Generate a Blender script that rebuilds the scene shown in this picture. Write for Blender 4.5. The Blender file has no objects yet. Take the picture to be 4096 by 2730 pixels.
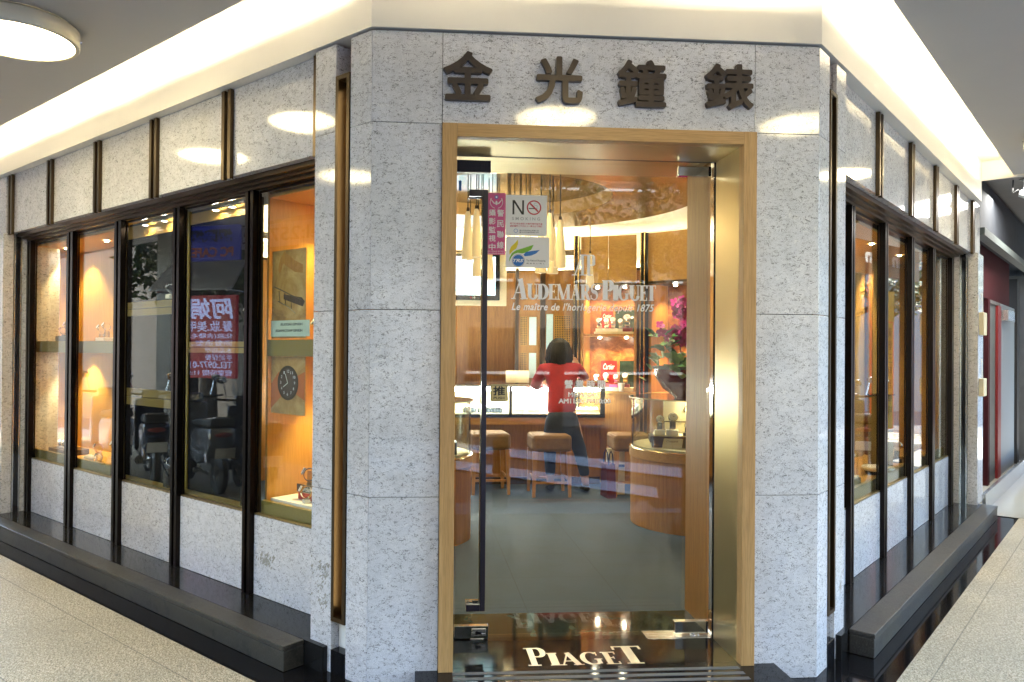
import bpy, bmesh, math, random
from mathutils import Vector, Matrix
random.seed(7)
S = bpy.context.scene
COL = S.collection
PI = math.pi
Q = math.sqrt(.5)
W = 2.252
# ------------------------------------------------------------------ camera, world, sun, exposure
def make_camera():
    f, yaw, pitch, roll = 3088.4, .0743, .0074, .0083
    F_ = Vector((math.sin(yaw)*math.cos(pitch), math.cos(yaw)*math.cos(pitch), math.sin(pitch)))
    r = Vector((math.cos(yaw), -math.sin(yaw), 0)); u = r.cross(F_)
    r2 = r*math.cos(roll)+u*math.sin(roll); u2 = -r*math.sin(roll)+u*math.cos(roll)
    cd = bpy.data.cameras.new('camera'); co = bpy.data.objects.new('camera', cd); COL.objects.link(co)
    m = Matrix((r2, u2, -F_)).transposed().to_4x4(); m.translation = Vector((.2287, -3.765, 1.6285))
    co.matrix_world = m
    cd.sensor_fit = 'HORIZONTAL'; cd.sensor_width = 36; cd.lens = 36*f/4096
    cd.shift_x = 150/4096; cd.shift_y = 20.3/4096
    cd.clip_start = .05; cd.clip_end = 800
    S.camera = co
make_camera()
world = bpy.data.worlds.new("World"); S.world = world; world.use_nodes = True
wn = world.node_tree; wn.nodes.clear()
sky = wn.nodes.new('ShaderNodeTexSky'); sky.sky_type = 'NISHITA'; sky.sun_disc = False
SUN_EL, SUN_AZ = math.radians(60), math.radians(25)      # azimuth measured from +Y towards +X
sky.sun_elevation = SUN_EL; sky.sun_rotation = SUN_AZ
sky.air_density = 1.3; sky.dust_density = .8; sky.ozone_density = 2.0
bg = wn.nodes.new('ShaderNodeBackground'); bg.inputs[1].default_value = .15
wo = wn.nodes.new('ShaderNodeOutputWorld')
wn.links.new(sky.outputs[0], bg.inputs[0]); wn.links.new(bg.outputs[0], wo.inputs[0])
sl = bpy.data.lights.new('sun', 'SUN'); sl.energy = 2.0; sl.angle = math.radians(.5); sl.color = (1, .95, .87)
so = bpy.data.objects.new('sun', sl); COL.objects.link(so)
sd = Vector((math.sin(SUN_AZ)*math.cos(SUN_EL), math.cos(SUN_AZ)*math.cos(SUN_EL), math.sin(SUN_EL)))
so.rotation_euler = (-sd).to_track_quat('-Z', 'Y').to_euler()
S.view_settings.view_transform = 'Standard'; S.view_settings.look = 'None'
S.view_settings.exposure = 4.1; S.view_settings.gamma = 1.0
S.cycles.use_denoising = True
S.cycles.max_bounces = 10; S.cycles.transparent_max_bounces = 24; S.cycles.glossy_bounces = 5; S.cycles.diffuse_bounces = 5
S.cycles.sample_clamp_indirect = 6; S.cycles.caustics_reflective = False; S.cycles.caustics_refractive = False
S.cycles.blur_glossy = .3

# ------------------------------------------------------------------ frames
class Fr:
    def __init__(s, o, u, n): s.o = Vector(o); s.u = Vector(u); s.n = Vector(n)
    def P(s, a, d, z): return s.o + s.u*a + s.n*d + Vector((0, 0, z))
F = Fr((0, 0, 0), (1, 0, 0), (0, 1, 0))
L = Fr((0, 0, 0), (-Q, Q, 0), (Q, Q, 0))
R = Fr((W, 0, 0), (Q, Q, 0), (-Q, Q, 0))
LOC = F
def frame_at(fr, a, d, z=0, turn=0):      # axis frame standing at a place of another frame
    o = fr.P(a, d, z); c, s_ = math.cos(turn), math.sin(turn)
    return Fr(o, fr.u*c+fr.n*s_, fr.n*c-fr.u*s_)
# ------------------------------------------------------------------ mesh kit
class MB:
    def __init__(s): s.bm = bmesh.new()
    def hexa(s, pts):
        v = [s.bm.verts.new(p) for p in pts]
        for f in ((0, 3, 2, 1), (4, 5, 6, 7), (0, 1, 5, 4), (1, 2, 6, 5), (2, 3, 7, 6), (3, 0, 4, 7)):
            s.bm.faces.new([v[i] for i in f])
        return s
    def box(s, fr, a0, a1, d0, d1, z0, z1):
        P = fr.P
        s.hexa([P(a0, d0, z0), P(a1, d0, z0), P(a1, d1, z0), P(a0, d1, z0), P(a0, d0, z1), P(a1, d0, z1), P(a1, d1, z1), P(a0, d1, z1)])
        return s
    def prism(s, pts, z0, z1):            # pts: list of xy (world or local)
        a = [s.bm.verts.new((p[0], p[1], z0)) for p in pts]; b = [s.bm.verts.new((p[0], p[1], z1)) for p in pts]
        s.bm.faces.new(a[::-1]); s.bm.faces.new(b); n = len(pts)
        for i in range(n): s.bm.faces.new([a[i], a[(i+1) % n], b[(i+1) % n], b[i]])
        return s
    def poly3(s, pts, ext):               # any planar 3d outline, extruded by a vector
        e = Vector(ext); a = [s.bm.verts.new(Vector(p)) for p in pts]; b = [s.bm.verts.new(Vector(p)+e) for p in pts]
        s.bm.faces.new(a[::-1]); s.bm.faces.new(b); n = len(pts)
        for i in range(n): s.bm.faces.new([a[i], a[(i+1) % n], b[(i+1) % n], b[i]])
        return s
    def sheet(s, pts):
        s.bm.faces.new([s.bm.verts.new(Vector(p)) for p in pts]); return s
    def tube(s, pts, rad, n=8, cap=True, flat=None):
        pts = [Vector(p) for p in pts]; rings = []
        if not hasattr(rad, '__len__'): rad = [rad]*len(pts)
        t0 = None
        for i, p in enumerate(pts):
            t = (pts[min(i+1, len(pts)-1)]-pts[max(i-1, 0)]).normalized()
            if t0 is None:
                a = Vector((0, 0, 1)) if abs(t.z) < .9 else Vector((1, 0, 0)); x = t.cross(a).normalized()
            else:
                x = (x - t*x.dot(t)).normalized()
            y = t.cross(x); t0 = t
            rings.append([s.bm.verts.new(p+(x*math.cos(2*PI*k/n)+y*math.sin(2*PI*k/n))*rad[i]) for k in range(n)])
        for a, b in zip(rings, rings[1:]):
            for k in range(n): s.bm.faces.new([a[k], a[(k+1) % n], b[(k+1) % n], b[k]])
        if cap: s.bm.faces.new(rings[0][::-1]); s.bm.faces.new(rings[-1])
        return s
    def lathe(s, c, prof, n=32, cap=True, arc=(0, 2*PI)):    # prof: list of (r,z)
        c = Vector(c); full = abs(arc[1]-arc[0]-2*PI) < 1e-6; m = n if full else n+1; rings = []
        for r, z in prof:
            rings.append([s.bm.verts.new(c+Vector((r*math.cos(arc[0]+(arc[1]-arc[0])*k/n), r*math.sin(arc[0]+(arc[1]-arc[0])*k/n), z))) for k in range(m)])
        for a, b in zip(rings, rings[1:]):
            for k in range(n): s.bm.faces.new([a[k], a[(k+1) % m], b[(k+1) % m], b[k]])
        if cap and full:
            if prof[0][0] > 1e-5: s.bm.faces.new(rings[0][::-1])
            if prof[-1][0] > 1e-5: s.bm.faces.new(rings[-1])
        return s
    def ball(s, c, r, seg=16, ring=10, jit=0):
        rx, ry, rz = r if hasattr(r, '__len__') else (r, r, r)
        m = Matrix.Translation(c) @ Matrix.Diagonal((rx, ry, rz, 1))
        o = bmesh.ops.create_uvsphere(s.bm, u_segments=seg, v_segments=ring, radius=1, matrix=m)
        if jit:
            for v in o['verts']: v.co += Vector((random.uniform(-jit, jit), random.uniform(-jit, jit), random.uniform(-jit, jit)))
        return s
    def mesh(s, name, recalc=True, merge=False):
        if merge: bmesh.ops.remove_doubles(s.bm, verts=s.bm.verts, dist=1e-5)
        if recalc: bmesh.ops.recalc_face_normals(s.bm, faces=s.bm.faces)
        me = bpy.data.meshes.new(name); s.bm.to_mesh(me); s.bm.free(); return me
def props(o, label=None, cat=None, group=None, kind=None):
    if label: o['label'] = label
    if cat: o['category'] = cat
    if group: o['group'] = group
    if kind: o['kind'] = kind
    return o
def put(name, mb, m, parent=None, smooth=False, bevel=0, recalc=True, **kw):
    me = mb.mesh(name, recalc) if isinstance(mb, MB) else mb
    if m is not None:
        me.materials.clear(); me.materials.append(m)
    if smooth:
        for p in me.polygons: p.use_smooth = True
    o = bpy.data.objects.new(name, me); COL.objects.link(o)
    if parent: o.parent = parent
    if bevel:
        b = o.modifiers.new('bevel', 'BEVEL'); b.width = bevel; b.segments = 2; b.limit_method = 'ANGLE'; b.angle_limit = math.radians(40)
    if smooth and bevel == 0:
        e = o.modifiers.new('split', 'EDGE_SPLIT'); e.split_angle = math.radians(38)
    return props(o, **kw)
def thing(name, loc=(0, 0, 0), rz=0, **kw):
    o = bpy.data.objects.new(name, None); COL.objects.link(o); o.location = loc; o.rotation_euler = (0, 0, rz); o.empty_display_size = .1
    return props(o, **kw)
def dup(root, loc=None, rz=None, scale=None, **kw):
    def rec(o, par):
        c = o.copy(); COL.objects.link(c)
        if par is not None: c.parent = par
        for ch in [x for x in KIDS.get(o.name, [])]: rec(ch, c)
        return c
    KIDS = {}
    for o in COL.objects:
        if o.parent: KIDS.setdefault(o.parent.name, []).append(o)
    c = rec(root, None)
    if loc is not None: c.location = loc
    if rz is not None: c.rotation_euler = (0, 0, rz)
    if scale: c.scale = (scale, scale, scale)
    return props(c, **kw)
# ------------------------------------------------------------------ materials
def nt(name):
    m = bpy.data.materials.new(name); m.use_nodes = True; t = m.node_tree; t.nodes.clear()
    o = t.nodes.new('ShaderNodeOutputMaterial'); b = t.nodes.new('ShaderNodeBsdfPrincipled'); t.links.new(b.outputs[0], o.inputs[0])
    return m, t, b
def N(t, kind, **kw):
    n = t.nodes.new('ShaderNode'+kind)
    for k, v in kw.items():
        if k in n.inputs: n.inputs[k].default_value = v
        else: setattr(n, k, v)
    return n
def math_(t, op, a, b=None, c=None):
    n = t.nodes.new('ShaderNodeMath'); n.operation = op
    for i, v in enumerate((a, b, c)):
        if v is None: continue
        if isinstance(v, (int, float)): n.inputs[i].default_value = v
        else: t.links.new(v, n.inputs[i])
    return n.outputs[0]
def mixc(t, fac, a, b, mode='MIX'):
    n = t.nodes.new('ShaderNodeMix'); n.data_type = 'RGBA'; n.blend_type = mode
    for sock, v in ((n.inputs[0], fac), (n.inputs[6], a), (n.inputs[7], b)):
        if isinstance(v, (int, float)): sock.default_value = v
        elif isinstance(v, tuple): sock.default_value = (*v[:3], 1)
        else: t.links.new(v, sock)
    return n.outputs[2]
def ramp(t, fac, stops):
    n = t.nodes.new('ShaderNodeValToRGB'); e = n.color_ramp.elements
    while len(e) < len(stops): e.new(.5)
    for x, (p, c) in zip(e, stops):
        x.position = p; x.color = (*c, 1) if hasattr(c, '__len__') else (c, c, c, 1)
    t.links.new(fac, n.inputs[0]); return n.outputs[0]
def coords(t, scale=(1, 1, 1), rot=(0, 0, 0), rnd=False):
    c = t.nodes.new('ShaderNodeTexCoord'); m = t.nodes.new('ShaderNodeMapping')
    m.inputs['Scale'].default_value = scale; m.inputs['Rotation'].default_value = rot
    t.links.new(c.outputs['Object'], m.inputs[0])
    if rnd:
        i = t.nodes.new('ShaderNodeObjectInfo'); k = math_(t, 'MULTIPLY', i.outputs['Random'], 37.)
        cx = t.nodes.new('ShaderNodeCombineXYZ'); t.links.new(k, cx.inputs[0]); t.links.new(k, cx.inputs[2])
        t.links.new(cx.outputs[0], m.inputs['Location'])
    return m.outputs[0]
def noise(t, co, scale, detail=3, rough=.5, dist=0):
    n = N(t, 'TexNoise', Scale=scale, Detail=detail, Roughness=rough, Distortion=dist); t.links.new(co, n.inputs['Vector']); return n.outputs[0]
def bump(t, b, h, st=.2, dist=.002):
    n = N(t, 'Bump', Strength=st, Distance=dist); t.links.new(h, n.inputs['Height']); t.links.new(n.outputs[0], b.inputs['Normal'])
def plain(name, col, rough=.5, metal=0, var=0, scale=30, spec=.5, coat=0, bmp=0, emit=None, es=0, aniso=0):
    m, t, b = nt(name)
    b.inputs['Roughness'].default_value = rough; b.inputs['Metallic'].default_value = metal; b.inputs['Specular IOR Level'].default_value = spec
    b.inputs['Coat Weight'].default_value = coat; b.inputs['Coat Roughness'].default_value = .05
    if var:
        n = noise(t, coords(t), scale, 4)
        c = mixc(t, n, tuple(x*(1-var) for x in col), tuple(min(1, x*(1+var)) for x in col)); t.links.new(c, b.inputs['Base Color'])
        if bmp: bump(t, b, n, bmp)
    else: b.inputs['Base Color'].default_value = (*col, 1)
    if emit: b.inputs['Emission Color'].default_value = (*emit, 1); b.inputs['Emission Strength'].default_value = es
    return m
def marble():
    m, t, b = nt('flecked_marble'); co = coords(t, rnd=True)
    big = noise(t, co, 2.2, 4); mid = noise(t, co, 14, 4, .6, .6)
    base = mixc(t, ramp(t, mid, [(.3, 0), (.7, 1)]), (.68, .70, .77), (.84, .85, .90))
    base = mixc(t, ramp(t, big, [(.35, 0), (.65, .25)]), base, (.56, .54, .49))
    fine = noise(t, co, 190, 2, .6)
    base = mixc(t, ramp(t, fine, [(.35, 0), (.62, .36)]), base, (.30, .305, .32))
    def worm(sc, thr, wid, anis, rot):
        cc = coords(t, (1*anis, 1*anis, 1), rot, True)
        a = noise(t, cc, sc, 1, .4, .8); k = noise(t, cc, sc*.55, 2, .5)
        line = math_(t, 'LESS_THAN', math_(t, 'ABSOLUTE', math_(t, 'SUBTRACT', a, .5)), wid)
        gate = math_(t, 'GREATER_THAN', k, thr)
        return math_(t, 'MULTIPLY', line, gate)
    w1 = worm(75, .55, .022, .55, (.3, .25, 0)); w2 = worm(120, .54, .03, .6, (.9, .5, .6)); w3 = worm(38, .62, .012, .6, (.1, 1.1, .3))
    w = math_(t, 'MAXIMUM', math_(t, 'MAXIMUM', w1, w2), w3)
    vw = worm(34, .58, .02, .5, (.4, .2, .5))
    base = mixc(t, math_(t, 'MULTIPLY', vw, .6), base, (.8, .8, .8))
    base = mixc(t, math_(t, 'MULTIPLY', w, .72), base, (.07, .07, .075))
    oi = t.nodes.new('ShaderNodeObjectInfo'); base = mixc(t, math_(t, 'MULTIPLY', oi.outputs['Random'], .18), base, (.46, .46, .44))
    st = noise(t, coords(t, (4, 4, .6)), 1.5, 4, .6); base = mixc(t, ramp(t, st, [(.55, 0), (.8, .22)]), base, (.36, .34, .29))
    t.links.new(base, b.inputs['Base Color'])
    b.inputs['Roughness'].default_value = .07; b.inputs['Specular IOR Level'].default_value = .62
    return m
def granite(name, rot):
    m, t, b = nt(name); co = coords(t); j = coords(t, (1, 1, 1), (0, 0, rot))
    g = noise(t, coords(t, (1, .55, 1), (0, 0, rot)), 170, 3, .7); g2 = noise(t, coords(t, (1, .45, 1), (0, 0, rot+.3)), 95, 3, .6); big = noise(t, co, 1.3, 4, .6)
    c = ramp(t, g, [(.34, (.07, .06, .038)), (.45, (.36, .315, .215)), (.58, (.60, .53, .385)), (.75, (.84, .77, .60))])
    c = mixc(t, ramp(t, g2, [(.38, .5), (.50, 0)]), c, (.12, .10, .06)); c = mixc(t, ramp(t, g2, [(.58, 0), (.66, .3)]), c, (.80, .76, .64))
    c = mixc(t, ramp(t, big, [(.38, .35), (.62, 0)]), c, (.25, .22, .15))
    spot = noise(t, co, 11, 2, .5); c = mixc(t, ramp(t, spot, [(.70, 0), (.74, .4)]), c, (.10, .09, .07))
    s = t.nodes.new('ShaderNodeSeparateXYZ'); t.links.new(j, s.inputs[0])
    def joint(v, off, sp, wd): return math_(t, 'LESS_THAN', math_(t, 'MODULO', math_(t, 'ADD', v, off+60*sp), sp), wd)
    jm = math_(t, 'MAXIMUM', joint(s.outputs[1], GRJ[name], .6, .007), joint(s.outputs[0], .3, 1.8, .004))
    c = mixc(t, math_(t, 'MULTIPLY', jm, .55), c, (.07, .065, .05)); t.links.new(c, b.inputs['Base Color'])
    b.inputs['Roughness'].default_value = .62; bump(t, b, g, .25, .0015); return m
def black_stone(name='black_granite', base=(.008, .008, .009), rough=.05):
    m, t, b = nt(name); co = coords(t); sp = noise(t, co, 260, 2, .6)
    c = mixc(t, ramp(t, sp, [(.68, 0), (.74, 1)]), base, (.09, .09, .09)); t.links.new(c, b.inputs['Base Color'])
    d = noise(t, co, 6, 4); r = t.nodes.new('ShaderNodeMapRange'); t.links.new(d, r.inputs[0]); r.inputs[3].default_value = rough*.6; r.inputs[4].default_value = rough*2.2
    t.links.new(r.outputs[0], b.inputs['Roughness']); b.inputs['Specular IOR Level'].default_value = .25; return m
def plinth_stone():
    m, t, b = nt('grey_plinth_stone'); co = coords(t); a = noise(t, co, 140, 3, .7); g = noise(t, co, 5, 5, .65, .5)
    c = ramp(t, a, [(.32, (.006, .006, .008)), (.55, (.030, .031, .033)), (.72, (.10, .10, .095))])
    c = mixc(t, ramp(t, g, [(.54, 0), (.70, .55)]), c, (.02, .02, .021))
    g3 = noise(t, co, 2.2, 4); c = mixc(t, ramp(t, g3, [(.35, 0), (.6, .5)]), c, (.060, .053, .034)); g4 = noise(t, co, 13, 3, .6); c = mixc(t, ramp(t, g4, [(.56, 0), (.66, .6)]), c, (.008, .008, .008))
    t.links.new(c, b.inputs['Base Color']); b.inputs['Roughness'].default_value = .42; bump(t, b, a, .5, .002); return m
def wood(name, a, c2, scale=1, axis=2, rough=.4, coat=.0, contrast=1):
    m, t, b = nt(name); sc = [26, 26, 26]; sc[axis] = 1.0
    co = coords(t, tuple(x*scale for x in sc), (0, 0, 0), True); n1 = noise(t, co, 2.2, 4, .6, .3)
    sc2 = [150, 150, 150]; sc2[axis] = 6; n2 = noise(t, coords(t, tuple(sc2)), 1.6, 2, .6)
    f = ramp(t, n1, [(.32, 0), (.68, 1)]); c = mixc(t, f, a, c2)
    c = mixc(t, ramp(t, n2, [(.35, .35*contrast), (.55, 0)]), c, tuple(x*.45 for x in a)); t.links.new(c, b.inputs['Base Color'])
    b.inputs['Roughness'].default_value = rough; b.inputs['Coat Weight'].default_value = coat; b.inputs['Coat Roughness'].default_value = .12
    bump(t, b, n2, .12, .0006); return m
def metal(name, col, rough=.3, brushed=None, var=.15):
    m, t, b = nt(name); b.inputs['Metallic'].default_value = 1
    if brushed is not None:
        sc = [260, 260, 260]; sc[brushed] = 3; n = noise(t, coords(t, tuple(sc)), 1.5, 3, .6)
    else: n = noise(t, coords(t), 18, 3)
    c = mixc(t, n, tuple(x*(1-var) for x in col), tuple(min(1, x*(1+var)) for x in col)); t.links.new(c, b.inputs['Base Color'])
    r = t.nodes.new('ShaderNodeMapRange'); t.links.new(n, r.inputs[0]); r.inputs[3].default_value = rough*.7; r.inputs[4].default_value = rough*1.3
    t.links.new(r.outputs[0], b.inputs['Roughness'])
    if brushed is not None: bump(t, b, n, .08, .0004)
    return m
def glass_mat(name, tint=(1, 1, 1), refl=1.0, dirt=0.0):
    m = bpy.data.materials.new(name); m.use_nodes = True; t = m.node_tree; t.nodes.clear()
    o = t.nodes.new('ShaderNodeOutputMaterial'); g = t.nodes.new('ShaderNodeBsdfGlossy'); g.inputs['Roughness'].default_value = .0
    tr = t.nodes.new('ShaderNodeBsdfTransparent'); tr.inputs[0].default_value = (*tint, 1)
    lw = t.nodes.new('ShaderNodeLayerWeight'); lw.inputs[0].default_value = .5
    p = math_(t, 'POWER', lw.outputs['Facing'], 5.0); fac = math_(t, 'MULTIPLY', math_(t, 'MULTIPLY_ADD', p, .95, .045), refl)
    mx = t.nodes.new('ShaderNodeMixShader'); t.links.new(fac, mx.inputs[0]); t.links.new(tr.outputs[0], mx.inputs[1]); t.links.new(g.outputs[0], mx.inputs[2])
    out = mx.outputs[0]
    if dirt:
        df = t.nodes.new('ShaderNodeBsdfDiffuse'); df.inputs[0].default_value = (.8, .82, .85, 1)
        n = noise(t, coords(t), 3, 5, .7); k = math_(t, 'MULTIPLY', ramp(t, n, [(.4, .15), (.8, 1)]), dirt)
        m2 = t.nodes.new('ShaderNodeMixShader'); t.links.new(k, m2.inputs[0]); t.links.new(out, m2.inputs[1]); t.links.new(df.outputs[0], m2.inputs[2]); out = m2.outputs[0]
    t.links.new(out, o.inputs[0]); return m
def emis(name, col, st):
    m = bpy.data.materials.new(name); m.use_nodes = True; t = m.node_tree; t.nodes.clear()
    o = t.nodes.new('ShaderNodeOutputMaterial'); e = t.nodes.new('ShaderNodeEmission'); e.inputs[0].default_value = (*col, 1); e.inputs[1].default_value = st
    t.links.new(e.outputs[0], o.inputs[0]); return m
GRJ = {'granite_pavement_left': 0, 'granite_pavement_right': 0, 'granite_pavement_corner': 0}
M = {}
M['marble'] = marble(); M['black'] = black_stone(); M['plinth'] = plinth_stone()
M['black_ledge'] = black_stone('black_ledge_stone', (.013, .013, .013), .07)
M['oak'] = wood('honey_oak', (.42, .24, .085), (.52, .32, .13), 1, 2, .42); M['oak_h'] = wood('honey_oak_lintel', (.42, .24, .085), (.52, .32, .13), 1, 0, .42)
M['case_oak'] = wood('showcase_oak', (.50, .27, .045), (.60, .34, .075), 1.5, 2, .5, 0, .6)
M['wood'] = wood('brown_veneer', (.34, .145, .022), (.46, .21, .035), .8, 2, .5, 0); M['wood_h'] = wood('brown_veneer_horizontal', (.42, .21, .03), (.52, .27, .045), .8, 0, .5, 0)
M['wood_dark'] = wood('dark_wood', (.05, .025, .012), (.09, .045, .02), 1, 2, .35, .2)
M['bronze'] = metal('dark_bronze', (.085, .06, .036), .36, 2); M['bronze_black'] = metal('blackened_bronze', (.022, .017, .015), .3, 2)
M['brass'] = metal('brushed_brass', (.42, .325, .16), .36, 2); M['brass_h'] = metal('brushed_brass_soffit', (.42, .325, .16), .36, 0); M['gold'] = metal('gold_trim', (.75, .55, .25), .22)
M['chrome'] = metal('chrome', (.8, .82, .86), .08, None, .03); M['steel'] = metal('brushed_steel', (.62, .62, .6), .25, 0)
M['glass'] = glass_mat('clear_glass', (.95, .98, .965), 1.0, .003); M['case_glass'] = glass_mat('showcase_glass', (.95, .98, .96), 1.5)
M['paint'] = plain('warm_white_plaster', (.80, .77, .70), .55, var=.03, scale=3); M['ceil'] = plain('grey_ceiling_paint', (.54, .535, .52), .7, var=.03, scale=4)
M['letter'] = plain('bronze_letter_paint', (.062, .046, .036), .38, .3, var=.1, scale=60)
M['blackp'] = plain('black_lacquer', (.012, .012, .015), .12); M['violet'] = plain('dark_violet_enamel', (.022, .019, .033), .28, .2)
M['blackm'] = plain('black_rubber', (.02, .02, .02), .6); M['white'] = plain('white_vinyl', (.95, .96, .97), .3)
M['paper'] = plain('white_paper', (.82, .82, .80), .6, var=.03, scale=12); M['cream'] = plain('cream_card', (.72, .62, .40), .6, var=.05)
M['red'] = plain('red_card', (.32, .012, .012), .4, var=.1); M['redp'] = plain('red_paint', (.20, .012, .012), .5)
M['seat'] = plain('tan_suede', (.19, .10, .03), .8, var=.35, scale=14, bmp=.3); M['green'] = plain('olive_glass_edge', (.24, .18, .04), .35)
M['tube'] = emis('warm_tube_glow', (1, .84, .50), 1.1)
def lampmat():
    m = bpy.data.materials.new('round_lamp_diffuser'); m.use_nodes = True; t = m.node_tree; t.nodes.clear(); o = t.nodes.new('ShaderNodeOutputMaterial'); e = t.nodes.new('ShaderNodeEmission')
    s_ = .55
    c = t.nodes.new('ShaderNodeTexCoord'); tot = None
    for k in range(3):
        a = k*2.094+.4; d = t.nodes.new('ShaderNodeVectorMath'); d.operation = 'DISTANCE'; t.links.new(c.outputs['Object'], d.inputs[0]); d.inputs[1].default_value = (.15*math.cos(a), .15*math.sin(a), -.1)
        g = math_(t, 'POWER', math_(t, 'MAXIMUM', math_(t, 'SUBTRACT', 1, math_(t, 'DIVIDE', d.outputs['Value'], .15)), 0), 1.5); tot = g if tot is None else math_(t, 'ADD', tot, g)
    e.inputs[0].default_value = (1, .82, .44, 1); t.links.new(math_(t, 'MULTIPLY_ADD', tot, 2.6, 1.35), e.inputs[1]); t.links.new(e.outputs[0], o.inputs[0]); return m
M['lamp'] = lampmat(); M['spot'] = emis('downlight_bulb', (1, .88, .65), 12)
M['cove'] = emis('cove_strip_glow', (1, .80, .48), 4.0); M['coolcove'] = emis('counter_tube_glow', (.95, .98, 1), 9)
M['asphalt'] = plain('asphalt', (.05, .05, .053), .8, var=.4, scale=60, bmp=.3); M['roadpaint'] = plain('white_road_paint', (.55, .58, .62), .7, var=.12, scale=20)
M['redline'] = plain('worn_red_line', (.5, .07, .03), .7, var=.4, scale=8); M['slab'] = plain('paving_slab', (.20, .20, .205), .8, var=.35, scale=9, bmp=.3)
M['concrete'] = plain('dark_concrete', (.12, .12, .115), .75, var=.25, scale=6); M['grime'] = plain('torn_sticker_residue', (.30, .29, .26), .8, var=.5, scale=70)
GRJ = {'granite_pavement_left': .525, 'granite_pavement_right': .239, 'granite_pavement_corner': 0}
# joint lines: world point expressed in the facade frame by rotating the coordinates
M['gr_l'] = granite('granite_pavement_left', math.radians(45)); M['gr_r'] = granite('granite_pavement_right', math.radians(-45)); M['gr_c'] = granite('granite_pavement_corner', 0)
def carpet():
    m, t, b = nt('slate_carpet'); co = coords(t); a = noise(t, co, 220, 2, .7); g = noise(t, co, 4, 4)
    s = t.nodes.new('ShaderNodeSeparateXYZ'); t.links.new(co, s.inputs[0])
    c = mixc(t, a, (.020, .038, .068), (.05, .085, .135)); c = mixc(t, ramp(t, g, [(.35, .3), (.65, 0)]), c, (.03, .045, .045))
    jm = math_(t, 'MAXIMUM', *[math_(t, 'LESS_THAN', math_(t, 'MODULO', math_(t, 'ADD', v, 30.1), .62), .004) for v in (s.outputs[0], s.outputs[1])])
    c = mixc(t, math_(t, 'MULTIPLY', jm, .6), c, (.01, .012, .015)); t.links.new(c, b.inputs['Base Color']); b.inputs['Roughness'].default_value = .75; bump(t, b, a, .4, .002); return m
M['carpet'] = carpet()
def green_marble():
    m, t, b = nt('dark_green_marble'); a = noise(t, coords(t), 7, 5, .6, 1); c = ramp(t, a, [(.3, (.012, .022, .02)), (.55, (.04, .06, .05)), (.8, (.12, .16, .13))]); t.links.new(c, b.inputs['Base Color']); b.inputs['Roughness'].default_value = .06; return m
M['gmarble'] = green_marble()
def leather_wall():
    m, t, b = nt('mottled_copper_panel'); a = noise(t, coords(t), 9, 6, .7, .8); c = ramp(t, a, [(.35, (.10, .03, .012)), (.55, (.25, .085, .025)), (.75, (.5, .25, .08))]); t.links.new(c, b.inputs['Base Color']); b.inputs['Roughness'].default_value = .3; return m
M['copper'] = leather_wall()
# ------------------------------------------------------------------ lights helper
def light(kind, loc, energy, col, aim=None, size=.1, size2=None, spot=70, blend=.4, name='lamp_light'):
    d = bpy.data.lights.new(name, kind); d.energy = energy; d.color = col
    if kind == 'AREA':
        d.shape = 'RECTANGLE'; d.size = size; d.size_y = size2 or size
    elif kind == 'SPOT': d.spot_size = math.radians(spot); d.spot_blend = blend; d.shadow_soft_size = size
    else: d.shadow_soft_size = size
    o = bpy.data.objects.new(name, d); COL.objects.link(o); o.location = loc
    if aim is not None: o.rotation_euler = (Vector(aim)-Vector(loc)).to_track_quat('-Z', 'Y').to_euler()
    return o
# ------------------------------------------------------------------ text helpers
def text_mesh(body, size=1, extrude=0, offset=0, shear=0, spacing=1, align='LEFT', line=1):
    c = bpy.data.curves.new('t', 'FONT'); c.body = body; c.size = size; c.extrude = extrude; c.offset = offset; c.shear = shear
    c.space_character = spacing; c.space_line = line; c.align_x = align; c.resolution_u = 4
    o = bpy.data.objects.new('t', c); COL.objects.link(o); bpy.context.view_layer.update()
    me = bpy.data.meshes.new_from_object(o.evaluated_get(bpy.context.evaluated_depsgraph_get()))
    bpy.data.objects.remove(o); bpy.data.curves.remove(c); return me
def place_text(name, body, org, right, up, w, h, m, parent=None, extrude=.0008, flip=False, fit='box', **kw):
    bold = kw.pop('bold', 0); tk = {k: kw.pop(k) for k in ('offset', 'shear', 'spacing', 'align', 'line') if k in kw}
    me = text_mesh(body, 1, 0.01, **tk); v = me.vertices
    x0 = min(p.co.x for p in v); x1 = max(p.co.x for p in v); y0 = min(p.co.y for p in v); y1 = max(p.co.y for p in v)
    right = Vector(right).normalized(); up = Vector(up).normalized(); nrm = right.cross(up); org = Vector(org)
    sx = w/(x1-x0) if w else h/(y1-y0); sy = h/(y1-y0) if h else sx
    for p in v:
        a = (p.co.x-x0)*sx; b = (p.co.y-y0)*sy; z = p.co.z/.01*extrude
        p.co = org+right*a+up*b+nrm*z
    if bold:                                   # heavier strokes: the same character laid in a small ring
        bm = bmesh.new()
        for k in range(8):
            d = (right*math.cos(k*PI/4)+up*math.sin(k*PI/4))*bold+nrm*(.00006*k); n0 = len(bm.verts); bm.from_mesh(me); bm.verts.ensure_lookup_table()
            for v_ in bm.verts[n0:]: v_.co += d
        bm.to_mesh(me); bm.free()
    return put(name, me, m, parent, **kw)
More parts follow.
